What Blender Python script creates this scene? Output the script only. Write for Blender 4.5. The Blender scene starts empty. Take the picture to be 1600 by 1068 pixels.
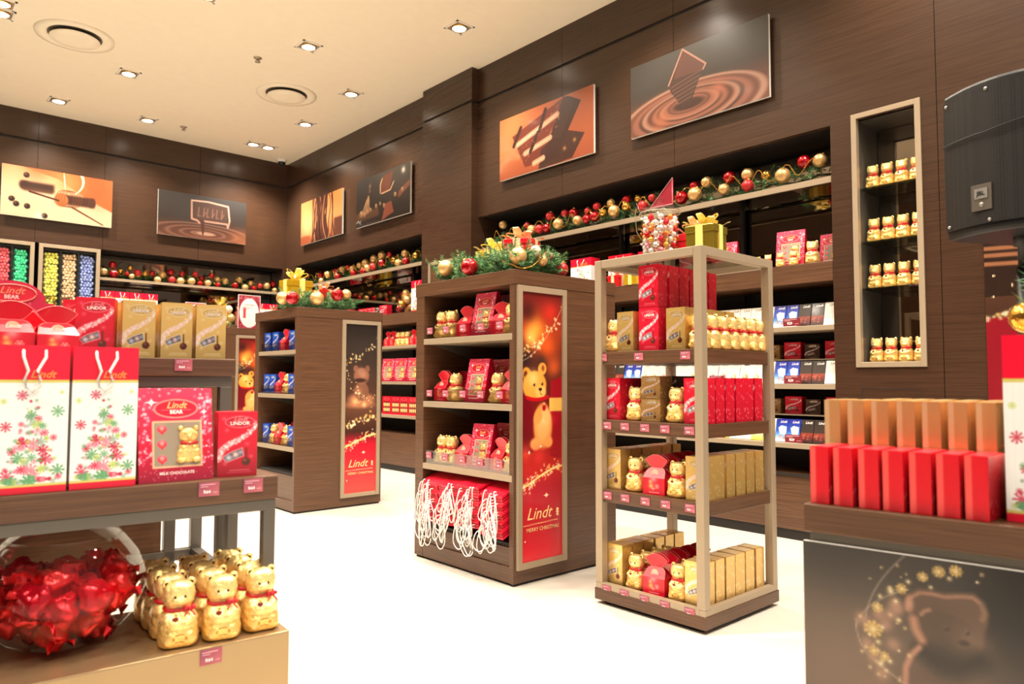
import bpy, math, random
import numpy as np
from mathutils import Matrix, Vector, Quaternion
rng = random.Random(7)
C = bpy.context.scene.collection
PI = math.pi
# ------------------------------------------------------------------ camera, world, exposure
def make_camera():
    f_px, yaw, pitch, roll = 1124.62, math.radians(42.0486), math.radians(2.9992), math.radians(0.1336)
    f = Vector((math.sin(yaw)*math.cos(pitch), math.cos(yaw)*math.cos(pitch), math.sin(pitch)))
    r = Vector((math.cos(yaw), -math.sin(yaw), 0)); u = r.cross(f)
    c, s = math.cos(roll), math.sin(roll)
    r2 = c*r + s*u; u2 = -s*r + c*u
    cam = bpy.data.cameras.new('camera'); o = bpy.data.objects.new('camera', cam); C.objects.link(o)
    m = Matrix((r2, u2, -f)).transposed().to_4x4(); m.translation = (0, 0, 1.1); o.matrix_world = m
    cam.sensor_width = 36; cam.lens = f_px/1600*36; cam.clip_start = 0.05
    cam.dof.use_dof = True; cam.dof.focus_distance = 4.2; cam.dof.aperture_fstop = 3.2
    bpy.context.scene.camera = o
make_camera()
sc = bpy.context.scene
sc.view_settings.view_transform = 'Standard'; sc.view_settings.look = 'None'
sc.view_settings.gamma = 1; sc.view_settings.use_curve_mapping = False
sc.view_settings.exposure = 0.21
w = bpy.data.worlds.new('mall_light'); sc.world = w; w.use_nodes = True  # uniform fill light, added to come in through the room's open side
w.node_tree.nodes['Background'].inputs[0].default_value = (1.0, 0.94, 0.87, 1)
w.node_tree.nodes['Background'].inputs[1].default_value = 0.5
SPOT_W = 215.0

# ------------------------------------------------------------------ materials
def lin(c):
    return tuple(((x/255)/12.92 if x/255 <= .04045 else (((x/255)+.055)/1.055)**2.4) for x in c)
def mk(name, col=(200, 200, 200), rough=.5, metal=0, spec=.5, attr=False, coat=0, bump=None, emit=None):
    m = bpy.data.materials.new(name); m.use_nodes = True; nt = m.node_tree; b = nt.nodes['Principled BSDF']
    b.inputs['Base Color'].default_value = (*lin(col), 1)
    b.inputs['Roughness'].default_value = rough; b.inputs['Metallic'].default_value = metal
    b.inputs['Specular IOR Level'].default_value = spec; b.inputs['Coat Weight'].default_value = coat
    b.inputs['Coat Roughness'].default_value = .08
    if attr:
        a = nt.nodes.new('ShaderNodeVertexColor'); a.layer_name = 'Col'
        nt.links.new(a.outputs['Color'], b.inputs['Base Color'])
    else:   # a faint procedural variation of tone
        n = nt.nodes.new('ShaderNodeTexNoise'); n.inputs['Scale'].default_value = 9
        tc = nt.nodes.new('ShaderNodeTexCoord'); nt.links.new(tc.outputs['Object'], n.inputs['Vector'])
        mx = nt.nodes.new('ShaderNodeMixRGB'); mx.blend_type = 'MULTIPLY'; mx.inputs[0].default_value = .06
        mx.inputs[1].default_value = (*lin(col), 1)
        nt.links.new(n.outputs['Fac'], mx.inputs[2]); nt.links.new(mx.outputs[0], b.inputs['Base Color'])
    if bump:
        n = nt.nodes.new('ShaderNodeTexNoise'); n.inputs['Scale'].default_value = bump[0]; n.inputs['Detail'].default_value = 3
        tc = nt.nodes.new('ShaderNodeTexCoord'); nt.links.new(tc.outputs['Object'], n.inputs['Vector'])
        bp = nt.nodes.new('ShaderNodeBump'); bp.inputs['Strength'].default_value = bump[1]; bp.inputs['Distance'].default_value = bump[2]
        nt.links.new(n.outputs['Fac'], bp.inputs['Height']); nt.links.new(bp.outputs[0], b.inputs['Normal'])
    if emit:
        b.inputs['Emission Color'].default_value = (*lin(emit[0]), 1); b.inputs['Emission Strength'].default_value = emit[1]
    return m
def mk_wood(name, dark, light, rough=.32, sc_=(1.2, 1.2, 60)):
    m = bpy.data.materials.new(name); m.use_nodes = True; nt = m.node_tree; b = nt.nodes['Principled BSDF']
    tc = nt.nodes.new('ShaderNodeTexCoord'); mp = nt.nodes.new('ShaderNodeMapping'); mp.inputs['Scale'].default_value = sc_
    n = nt.nodes.new('ShaderNodeTexNoise'); n.inputs['Scale'].default_value = 2.2; n.inputs['Detail'].default_value = 7; n.inputs['Roughness'].default_value = .62
    n2 = nt.nodes.new('ShaderNodeTexNoise'); n2.inputs['Scale'].default_value = .8
    r = nt.nodes.new('ShaderNodeValToRGB')
    r.color_ramp.elements[0].position = .3; r.color_ramp.elements[0].color = (*lin(dark), 1)
    r.color_ramp.elements[1].position = .72; r.color_ramp.elements[1].color = (*lin(light), 1)
    nt.links.new(tc.outputs['Object'], mp.inputs[0]); nt.links.new(mp.outputs[0], n.inputs['Vector'])
    nt.links.new(tc.outputs['Object'], n2.inputs['Vector'])
    nt.links.new(n.outputs['Fac'], r.inputs[0])
    mx = nt.nodes.new('ShaderNodeMixRGB'); mx.blend_type = 'MULTIPLY'; mx.inputs[0].default_value = .18
    nt.links.new(r.outputs[0], mx.inputs[1]); nt.links.new(n2.outputs['Fac'], mx.inputs[2]); nt.links.new(mx.outputs[0], b.inputs['Base Color'])
    bp = nt.nodes.new('ShaderNodeBump'); bp.inputs['Strength'].default_value = .12; bp.inputs['Distance'].default_value = .002
    nt.links.new(n.outputs['Fac'], bp.inputs['Height']); nt.links.new(bp.outputs[0], b.inputs['Normal'])
    b.inputs['Roughness'].default_value = rough
    return m
def mk_glass(name, tint=(1, 1, 1), gloss=.10, rough=0.0, edge=.5, k_=.75):
    m = bpy.data.materials.new(name); m.use_nodes = True; nt = m.node_tree; nt.nodes.clear()
    o = nt.nodes.new('ShaderNodeOutputMaterial'); t = nt.nodes.new('ShaderNodeBsdfTransparent'); t.inputs[0].default_value = (*tint, 1)
    g = nt.nodes.new('ShaderNodeBsdfGlossy'); g.inputs['Roughness'].default_value = rough
    lw = nt.nodes.new('ShaderNodeLayerWeight'); lw.inputs[0].default_value = edge
    ma = nt.nodes.new('ShaderNodeMath'); ma.operation = 'MULTIPLY_ADD'; ma.inputs[1].default_value = k_; ma.inputs[2].default_value = gloss*.5
    mx = nt.nodes.new('ShaderNodeMixShader')
    nt.links.new(lw.outputs['Fresnel'], ma.inputs[0]); nt.links.new(ma.outputs[0], mx.inputs[0])
    nt.links.new(t.outputs[0], mx.inputs[1]); nt.links.new(g.outputs[0], mx.inputs[2]); nt.links.new(mx.outputs[0], o.inputs[0])
    return m
M = {}
M['wood'] = mk_wood('dark_veneer', (54, 36, 25), (75, 51, 36), .27)
M['wood_cab'] = mk_wood('cabinet_veneer', (72, 46, 30), (112, 78, 54), .36)
M['dark'] = mk('dark_recess', (22, 15, 11), .6)
M['metal'] = mk('beige_metal', (168, 150, 126), .38, .25)
M['steel'] = mk('brushed_champagne_steel', (176, 150, 112), .36, .75)
M['greymetal'] = mk('grey_metal', (104, 98, 90), .4, .5)
M['floor'] = mk('cream_floor_tile', (214, 208, 197), .3, 0, .4)
M['ceiling'] = mk('cream_ceiling_paint', (238, 226, 204), .8)
M['white'] = mk('white_plaster', (235, 232, 225), .5)
M['black'] = mk('black_plastic', (9, 9, 10), .45)
M['mirror'] = mk('mirror_glass', (150, 140, 128), .03, 1)
M['lamp'] = mk('lamp_lens', (255, 255, 255), .4, emit=((255, 238, 214), 22))
M['print'] = mk('printed_card', attr=True, rough=.32, coat=.25)
M['matte'] = mk('matte_print', attr=True, rough=.55)
M['photo'] = mk('photo_print', attr=True, rough=.28, coat=.15)
M['goldprint'] = mk('gold_card', attr=True, rough=.24, metal=.6, coat=.3)
M['foil'] = mk('crinkled_foil', attr=True, rough=.22, metal=.58, bump=(150, .8, .004))
M['redfoil'] = mk('red_foil', attr=True, rough=.16, metal=.55, bump=(30, .5, .01))
M['ribbon'] = mk('satin_ribbon', attr=True, rough=.4)
M['thread'] = mk('gold_thread', (220, 180, 100), .4, .5)
M['rope'] = mk('white_cord', (240, 236, 230), .7)
M['needle'] = mk('pine_needle', attr=True, rough=.55)
M['ball_g'] = mk('champagne_bauble', (226, 184, 120), .3, .55)
M['ball_G'] = mk('shiny_gold_bauble', (226, 176, 80), .1, .9)
M['ball_R'] = mk('shiny_red_bauble', (176, 8, 22), .1, .5, coat=.6)
M['ball_r'] = mk('satin_red_bauble', (198, 48, 50), .32, .3)
M['ball_w'] = mk('pearl_bauble', (240, 222, 196), .3, .2)
M['cap'] = mk('gold_cap', (220, 180, 100), .25, .9)
M['glass'] = mk_glass('clear_glass', (.97, .98, .97), .04, 0, .2, .32)
M['paneglass'] = mk_glass('bin_glass', (.99, .99, .98), .02, 0, .2, .3)
M['acrylic'] = mk_glass('clear_acrylic', (.97, .96, .95), .08, 0, .3, .5)
M['shelfglass'] = mk_glass('smoked_shelf_glass', (.62, .66, .6), .35)
M['greenglass'] = mk_glass('green_edge_glass', (.80, .88, .80), .2)

# ------------------------------------------------------------------ mesh builder
class MB:
    def __init__(s): s.v = []; s.f = []; s.m = []; s.c = []; s.s = []; s.T = Matrix()
    def tv(s, p): return tuple(s.T @ Vector(p))
    def poly(s, pts, mat, col=None, smooth=False):
        n = len(s.v); s.v += [s.tv(p) for p in pts]; s.f.append(tuple(range(n, n+len(pts)))); s.m.append(mat); s.c.append(col); s.s.append(smooth)
    def raw(s, vs, fs, mat, col=None, smooth=False):
        n = len(s.v); s.v += [s.tv(p) for p in vs]
        for i, f in enumerate(fs):
            s.f.append(tuple(n+k for k in f)); s.m.append(mat); s.c.append(col[i] if isinstance(col, list) else col); s.s.append(smooth)
    def box(s, x0, y0, z0, x1, y1, z1, mat, col=None):
        vs = [(x, y, z) for z in (z0, z1) for y in (y0, y1) for x in (x0, x1)]
        s.raw(vs, [(0, 2, 3, 1), (4, 5, 7, 6), (0, 1, 5, 4), (2, 6, 7, 3), (0, 4, 6, 2), (1, 3, 7, 5)], mat, col)
    def tube(s, pts, r, mat, col=None, n=6, close=False, caps=True):
        P = [Vector(p) for p in pts]; rings = []; vs = []; fs = []
        up = Vector((0, 0, 1))
        for i, p in enumerate(P):
            a = P[i-1] if (i > 0 or close) else p; b = P[(i+1) % len(P)] if (i < len(P)-1 or close) else p
            t = (b-a).normalized() if (b-a).length > 1e-9 else Vector((0, 0, 1))
            u = t.cross(up)
            if u.length < .05: u = t.cross(Vector((1, 0, 0)))
            u.normalize(); w_ = t.cross(u)
            rr = r[i] if isinstance(r, (list, tuple)) else r
            for k in range(n):
                a_ = 2*PI*k/n; vs.append(tuple(p + rr*(math.cos(a_)*u + math.sin(a_)*w_)))
        L = len(P)
        for i in range(L if close else L-1):
            j = (i+1) % L
            for k in range(n): fs.append((i*n+k, i*n+(k+1) % n, j*n+(k+1) % n, j*n+k))
        if caps and not close: fs.append(tuple(range(n))[::-1]); fs.append(tuple((L-1)*n+k for k in range(n)))
        s.raw(vs, fs, mat, col, True)
    def lathe(s, prof, mat, col=None, n=32, c=(0, 0, 0), smooth=True):
        vs = []; fs = []
        for r, z in prof:
            for k in range(n): a = 2*PI*k/n; vs.append((c[0]+r*math.cos(a), c[1]+r*math.sin(a), c[2]+z))
        for i in range(len(prof)-1):
            for k in range(n): fs.append((i*n+k, i*n+(k+1) % n, (i+1)*n+(k+1) % n, (i+1)*n+k))
        s.raw(vs, fs, mat, col, smooth)
    def sphere(s, c, r, mat, col=None, nu=16, nv=10, sx=1, sy=1, sz=1):
        prof = []; vs = []; fs = []
        for i in range(nv+1):
            t = -PI/2 + PI*i/nv
            for k in range(nu): a = 2*PI*k/nu; vs.append((c[0]+sx*r*math.cos(t)*math.cos(a), c[1]+sy*r*math.cos(t)*math.sin(a), c[2]+sz*r*math.sin(t)))
        for i in range(nv):
            for k in range(nu): fs.append((i*nu+k, i*nu+(k+1) % nu, (i+1)*nu+(k+1) % nu, (i+1)*nu+k))
        s.raw(vs, fs, mat, col, True)
    def art(s, o, u, v, img, mat):
        """printed picture: o corner, u and v edge vectors, img array [nv][nu][3] in sRGB 0..255"""
        nv, nu = img.shape[:2]; o = Vector(o); u = Vector(u); v = Vector(v)
        L = img/255.0; L = np.where(L <= .04045, L/12.92, ((np.clip(L, 0, 1)+.055)/1.055)**2.4)
        vs = []
        for j in range(nv+1):
            for i in range(nu+1): vs.append(o + u*(i/nu) + v*(j/nv))
        fs = []; cs = []
        for j in range(nv):
            for i in range(nu):
                a = j*(nu+1)+i; fs.append((a, a+1, a+nu+2, a+nu+1)); cs.append(tuple(L[j, i]))
        s.raw(vs, fs, mat, cs)
    def text(s, txt, size, o, u, v, mat, col, shear=0, bold=0):
        vs, fs = text_mesh(txt, shear, bold); o = Vector(o); u = Vector(u).normalized(); v = Vector(v).normalized()
        s.raw([o + u*(p[0]*size) + v*(p[1]*size) for p in vs], fs, mat, col)
    def build(s, name, parent=None, bevel=0, loc=None, rz=0):
        me = bpy.data.meshes.new(name); me.from_pydata(s.v, [], s.f)
        names = []
        for m in s.m:
            if m not in names: names.append(m)
        for m in names: me.materials.append(M[m])
        me.polygons.foreach_set('material_index', [names.index(m) for m in s.m])
        me.polygons.foreach_set('use_smooth', s.s)
        if any(c is not None for c in s.c):
            ca = me.color_attributes.new('Col', 'FLOAT_COLOR', 'CORNER')
            arr = []
            for f, c in zip(s.f, s.c):
                c = c or (1, 1, 1); arr += [c[0], c[1], c[2], 1.0]*len(f)
            ca.data.foreach_set('color', arr)
        me.update()
        ob = bpy.data.objects.new(name, me); C.objects.link(ob)
        if parent is not None: ob.parent = parent
        if loc: ob.location = loc
        if rz: ob.rotation_euler.z = rz
        if bevel:
            b = ob.modifiers.new('bevel', 'BEVEL'); b.width = bevel; b.segments = 2; b.limit_method = 'ANGLE'; b.angle_limit = .9
        return ob
_tc = {}
def text_mesh(txt, shear=0, bold=0):
    k = (txt, shear, bold)
    if k not in _tc:
        cu = bpy.data.curves.new('t', 'FONT'); cu.body = txt; cu.size = 1; cu.shear = shear; cu.offset = bold; cu.align_x = 'CENTER'; cu.resolution_u = 2
        o = bpy.data.objects.new('t', cu); C.objects.link(o)
        me = bpy.data.meshes.new_from_object(o)
        _tc[k] = ([tuple(v.co) for v in me.vertices], [tuple(p.vertices) for p in me.polygons])
        bpy.data.objects.remove(o); bpy.data.curves.remove(cu); bpy.data.meshes.remove(me)
    return _tc[k]
def short(s):
    import re
    for x, y in (('from the left', 'from left'), ('from the right', 'from right'), (' of four', ''), (' of five', ''), (' of three', ''), (' chocolate box', ' box'), ('starry bear gift box', 'bear gift box'), (' row from left', ' row'), ('lower small', 'lower'), ('upper small', 'upper'), ('with rows of gold chocolates ', 'of gold chocolates '), (' on the lowest shelf past', ', lowest shelf past'), ('small ', ''), (' standing', ''), (' on the far ledge', ', far ledge')):
        if len(re.findall(r'[A-Za-z0-9]+', s)) > 16: s = s.replace(x, y)
    return s
def tag(o, label, cat, group=None, kind=None):
    if label: o['label'] = short(label)
    if cat: o['category'] = cat
    if group: o['group'] = group
    if kind: o['kind'] = kind
    return o
def thing(name, label, cat, loc=(0, 0, 0), rz=0, group=None):
    o = bpy.data.objects.new(name, None); C.objects.link(o); o.location = loc; o.rotation_euler = (0, 0, rz); o.empty_display_size = .05
    return tag(o, label, cat, group)
def struct(mb, name, **k):
    o = mb.build(name, **k); o['kind'] = 'structure'; return o
class Proto:
    """first placing moves the source itself, later ones copy it with its parts and sub-parts"""
    def __init__(s, fn): s.fn = fn; s.root = None; s.kids = {}
    def place(s, loc, rz=0, label='', cat='', group=None, scale=None, rx=0, ry=0):
        if s.root is None:
            s.root = r = s.fn(); s.base = [(c, [g for g in bpy.data.objects if g.parent == c]) for c in bpy.data.objects if c.parent == r]
        else:
            r = s.root.copy(); C.objects.link(r)
            for ch, gs in s.base:
                c = ch.copy(); C.objects.link(c); c.parent = r
                for g in gs: d = g.copy(); C.objects.link(d); d.parent = c
        r.location = loc; r.rotation_euler = (rx, ry, rz); r.scale = scale if scale else (1, 1, 1)
        for k in ('label', 'category', 'group'):
            if k in r: del r[k]
        tag(r, label, cat, group); return r
ORD = ['first', 'second', 'third', 'fourth', 'fifth', 'sixth', 'seventh', 'eighth', 'ninth', 'tenth', 'eleventh', 'twelfth', 'thirteenth', 'fourteenth', 'fifteenth', 'sixteenth', 'seventeenth', 'eighteenth', 'nineteenth', 'twentieth']
def from_left(i, n): return 'leftmost' if i == 0 else ('rightmost' if i == n-1 else ORD[i]+' from the left')
ROWN = ['front', 'second', 'third', 'fourth', 'fifth', 'sixth', 'seventh', 'eighth']

# ------------------------------------------------------------------ painter for printed things (posters, cartons)
class Cv:
    def __init__(s, A, nu, nv, col):
        s.A = A; x = (np.arange(nu)+.5)/nu*A; y = (np.arange(nv)+.5)/nv; s.X, s.Y = np.meshgrid(x, y)
        s.a = np.zeros((nv, nu, 3)); s.a[:] = col; s.px = 1/nv; s.r = np.random.RandomState(5)
    def mix(s, m, col): m = np.clip(m, 0, 1)[..., None]; s.a = s.a*(1-m)+np.array(col, float)*m; return s
    def vgrad(s, stops):
        ys = [q[0] for q in stops]
        for k in range(3): s.a[..., k] = np.interp(s.Y, ys, [q[1][k] for q in stops])
        return s
    def rect(s, x0, y0, x1, y1, col, soft=None, al=1):
        q = soft or s.px; m = np.clip((s.X-x0)/q+.5, 0, 1)*np.clip((x1-s.X)/q+.5, 0, 1)*np.clip((s.Y-y0)/q+.5, 0, 1)*np.clip((y1-s.Y)/q+.5, 0, 1); return s.mix(m*al, col)
    def ell(s, cx, cy, rx, ry, col, soft=.0, rot=0, al=1, ring=0):
        c, n = math.cos(rot), math.sin(rot); dx = s.X-cx; dy = s.Y-cy
        u = (c*dx+n*dy)/rx; v = (-n*dx+c*dy)/ry; d = np.sqrt(u*u+v*v); q = max(soft, s.px)/min(rx, ry)
        m = np.clip((1-d)/q+.5, 0, 1) if not ring else np.clip((ring-np.abs(d-1))/q+.5, 0, 1)
        return s.mix(m*al, col)
    def glow(s, cx, cy, r, col, al=1): d = ((s.X-cx)**2+(s.Y-cy)**2)/(r*r); return s.mix(np.exp(-d)*al, col)
    def line(s, pts, w, col, soft=0, al=1, w2=None):
        m = np.zeros_like(s.X); n = len(pts)-1
        for i in range(n):
            ax, ay = pts[i]; bx, by = pts[i+1]; L = (bx-ax)**2+(by-ay)**2+1e-12
            t = np.clip(((s.X-ax)*(bx-ax)+(s.Y-ay)*(by-ay))/L, 0, 1)
            ww = w if w2 is None else w+(w2-w)*((i+t)/n)
            d = np.hypot(s.X-ax-t*(bx-ax), s.Y-ay-t*(by-ay)); q = max(soft, s.px)
            m = np.maximum(m, np.clip((ww-d)/q+.5, 0, 1))
        return s.mix(m*al, col)
    def poly(s, pts, col, al=1):
        ins = np.zeros(s.X.shape, bool); n = len(pts)
        for i in range(n):
            x0, y0 = pts[i]; x1, y1 = pts[(i+1) % n]
            if y0 == y1: continue
            c = ((s.Y >= y0) != (s.Y >= y1)) & (s.X < (x1-x0)*(s.Y-y0)/(y1-y0)+x0); ins ^= c
        return s.mix(ins.astype(float)*al, col)
    def star4(s, cx, cy, r, col, al=1):
        dx = np.abs(s.X-cx)/r; dy = np.abs(s.Y-cy)/r; d = np.sqrt(dx+1e-6)+np.sqrt(dy+1e-6); return s.mix(np.clip((1-d)*5, 0, 1)*al, col)
    def flake(s, cx, cy, r, col, arms=8, w=None, al=1):
        w = w or r*.1
        for k in range(arms):
            a = 2*PI*k/arms; s.line([(cx+.15*r*math.cos(a), cy+.15*r*math.sin(a)), (cx+r*math.cos(a), cy+r*math.sin(a))], w*.5, col, al=al, w2=w)
        return s
    def dots(s, n, fn, r0, r1, cols, al=1):
        for _ in range(n):
            x, y = fn(); r = s.r.uniform(r0, r1); c = cols[s.r.randint(len(cols))]
            i0 = slice(None)
            s.glow(x, y, r, c, al)
        return s
def mute(a, sat=.85, gain=.9):
    g = a.mean(axis=2, keepdims=True); return np.clip((g+(a-g)*sat)*gain, 0, 255)
def bez(p, n=16):
    o = []
    for i in range(n+1):
        t = i/n; q = [Vector((*a, 0)) for a in p]
        while len(q) > 1: q = [q[k]*(1-t)+q[k+1]*t for k in range(len(q)-1)]
        o.append((q[0].x, q[0].y))
    return o

# ------------------------------------------------------------------ printed designs
def art_lindor(base, light, nu=44, nv=80, A=.54, dots=((255, 235, 235), (250, 205, 210), (255, 250, 245)), dark=(90, 40, 30)):
    c = Cv(A, nu, nv, base); b = np.array(base, float)
    c.vgrad([(0, b*.82), (.5, b), (1, b*1.04)])
    for x, y in ((.08, .9), (.12, .72), (.46, .3), (.4, .5), (.1, .2)): c.glow(x*1, y, .03, light, .5)
    c.ell(A*.55, .845, A*.38, .092, light, soft=.006); c.ell(A*.55, .845, A*.355, .080, b*.93, soft=.006); c.rect(A*.25, .84, A*.85, .846, light)
    path = bez([(A*.02, .28), (A*.1, .58), (A*.7, .5), (A*.97, .80)], 18)
    c.line(path, .055, np.clip(b*.5+np.array((255, 225, 220))*.5, 0, 255), soft=.02, w2=.03)
    for i in range(90):
        q = path[c.r.randint(len(path))]; k = c.r.normal(0, .022, 2); c.glow(q[0]+k[0], q[1]+k[1], .011, dots[i % len(dots)], .95)
    win = [(A*.22, .22), (A*.12, .30), (A*.3, .37), (A*.62, .44), (A*.66, .31)]
    c.poly(win, (104, 92, 100)); c.line(win+[win[0]], .006, light); c.glow(A*.28, .29, .04, (206, 214, 226), .95); c.glow(A*.45, .335, .04, (246, 214, 204), .95); c.glow(A*.58, .37, .028, (160, 180, 206), .9); c.glow(A*.36, .33, .012, (40, 40, 60), .7)
    c.line([(A*.72, .22), (A*.72, .43)], .010, dark); c.ell(A*.72, .22, .062, .062, dark, soft=.01); c.glow(A*.69, .245, .02, (190, 120, 90), .6)
    c.rect(A*.3, .085, A*.82, .10, light, al=.6); c.rect(A*.25, .055, A*.87, .067, light, al=.6)
    return c.a
def art_side(base, light, nu=20, nv=60, A=.4):
    c = Cv(A, nu, nv, base); b = np.array(base, float); c.vgrad([(0, b*.88), (1, b)])
    for _ in range(26): c.glow(c.r.uniform(0, A), c.r.uniform(.05, 1), c.r.uniform(.006, .028), light, .7)
    return c.a
def snow_tree(c, A, sx=1.0):
    cols = [(206, 60, 92), (96, 160, 110), (235, 130, 150), (176, 200, 90), (150, 175, 160), (190, 30, 60)]
    R = c.r
    for j, (y, hw) in enumerate([(.62, .02), (.57, .05), (.52, .06), (.46, .10), (.41, .12), (.35, .15), (.29, .17), (.22, .21), (.15, .24), (.09, .26)]):
        n = 1+int(hw*70)
        for i in range(n):
            x = A/2+(0 if n == 1 else (i/(n-1)-.5)*2*hw*A*1.5); r = R.choice([.011, .014, .018, .024, .034])*(.75+hw*1.4)
            col = cols[R.randint(len(cols))]
            if R.rand() < .22: c.ell(x, y, r*.5, r*.5, col, soft=.006)
            else: c.flake(x+R.normal(0, .005), y+R.normal(0, .010), r, col, 8, r*.18)
    for x, y, r in ((.14, .45, .03), (.85, .55, .035), (.8, .37, .02), (.1, .62, .018), (.35, .66, .03), (.9, .68, .012), (.2, .3, .015)): c.flake(A*x, y, r, cols[int(x*37) % 6], 8, r*.2, .8)
def art_bag(A=.42, nu=84, nv=200):
    c = Cv(A, nu, nv, (236, 240, 240))
    for x in np.arange(.03, 1, .085): c.rect(A*x, .06, A*x+.002, .745, (214, 216, 212), al=.6)
    snow_tree(c, A)
    c.rect(0, 0, A, .045, (225, 16, 52)); c.rect(0, .045, A, .062, (196, 186, 90)); c.rect(0, .745, A, .765, (196, 186, 90)); c.rect(0, .765, A, 1, (228, 14, 52))
    c.rect(0, .752, A, .756, (232, 226, 150)); c.rect(0, .052, A, .056, (232, 226, 150))
    return c.a
def art_bearbox(A=.77, nu=100, nv=130):
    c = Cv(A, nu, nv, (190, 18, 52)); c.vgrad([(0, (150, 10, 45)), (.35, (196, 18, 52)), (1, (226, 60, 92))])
    for _ in range(230):
        e = c.r.rand(); x = c.r.choice([c.r.normal(.07, .06), A-c.r.normal(.07, .05), c.r.uniform(0, A)], p=[.38, .38, .24]); y = c.r.uniform(.3, 1) if .18 < x < A-.18 else c.r.uniform(.18, 1)
        if .18 < x < A-.18 and y < .88: continue
        c.glow(x, y, c.r.uniform(.006, .016), [(255, 200, 214), (250, 130, 160), (255, 236, 240)][c.r.randint(3)], .85)
    for x, y, r in ((.13, .85, .08), (A-.09, .74, .06), (A-.07, .36, .03), (.1, .45, .03)): c.star4(x, y, r, (255, 235, 235))
    c.ell(A/2, .78, .235, .105, (240, 150, 140), soft=.008); c.ell(A/2, .78, .215, .09, (205, 22, 52), soft=.008)
    c.rect(A*.3, .765, A*.7, .771, (240, 150, 140))
    c.rect(.135, .145, A-.115, .65, (226, 176, 140)); c.rect(.155, .165, A-.135, .63, (150, 136, 118))
    for k in range(3):
        y = .56-.16*k; c.ell(.235, y, .05, .04, (232, 60, 84), soft=.01); c.poly([(.19, y), (.28, y), (.235, y-.062)], (216, 30, 60)); c.glow(.235, y+.012, .025, (255, 190, 190), .8); c.glow(.235, y-.01, .018, (240, 150, 80), .6)
    c.rect(.14, .05, A-.14, .052, (0, 0, 0), al=0)
    for _ in range(30): c.glow(c.r.uniform(0, A), c.r.uniform(.02, .14), .006, (255, 200, 210), .7)
    return c.a
def art_bar(kind, A=.55, nu=26, nv=46):
    if kind == 'blue':
        c = Cv(A, nu, nv, (24, 50, 160)); c.vgrad([(0, (225, 232, 240)), (.25, (120, 170, 225)), (.5, (40, 90, 200)), (1, (20, 34, 150))])
        c.poly([(A*.2, .62), (A*.45, .72), (A*.9, .66), (A*.85, .3), (A*.35, .34)], (240, 240, 245)); c.glow(A*.4, .22, .08, (200, 130, 90), .8); c.glow(A*.75, .16, .06, (160, 90, 60), .8)
    elif kind == 'dark':
        c = Cv(A, nu, nv, (56, 44, 38)); c.vgrad([(0, (40, 30, 28)), (.25, (100, 34, 26)), (.42, (150, 60, 44)), (.46, (60, 46, 40)), (1, (48, 40, 36))])
        for _ in range(9): c.glow(c.r.uniform(0, A), c.r.uniform(.1, .35), .04, [(190, 110, 90), (120, 30, 24)][c.r.randint(2)], .7)
    elif kind == 'white':
        c = Cv(A, nu, nv, (238, 234, 224))
        for y in (.55, .62, .7, .78): c.rect(A*.15, y, A*.85, y+.012, (190, 180, 165), al=.7)
    else:
        tone = {'cream': (216, 170, 130), 'pink': (210, 90, 90), 'lime': (220, 205, 90), 'nut': (190, 130, 80)}[kind]
        c = Cv(A, nu, nv, (240, 236, 228)); c.rect(A*.12, .75, A*.88, .765, (170, 160, 150)); c.rect(A*.12, .65, A*.88, .66, (190, 180, 170))
        c.glow(A*.5, .3, .15, tone, .95); c.ell(A*.5, .3, .11, .08, np.array(tone)*.75, ring=.2, soft=.02); c.glow(A*.42, .34, .06, (250, 240, 225), .8)
        if kind == 'lime': c.vgrad([(0, (235, 215, 60)), (.3, (240, 235, 170)), (1, (242, 240, 232))])
    return c.a
def sparkle_band(c, pts, n, w, al=.9, rmin=.002, rmax=.006):
    for _ in range(n):
        i = c.r.randint(len(pts)-1); t = c.r.rand(); x = pts[i][0]*(1-t)+pts[i+1][0]*t+c.r.normal(0, w); y = pts[i][1]*(1-t)+pts[i+1][1]*t+c.r.normal(0, w)
        c.glow(x, y, c.r.uniform(rmin, rmax), [(255, 226, 150), (250, 200, 110), (255, 245, 215)][c.r.randint(3)], al)
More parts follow.
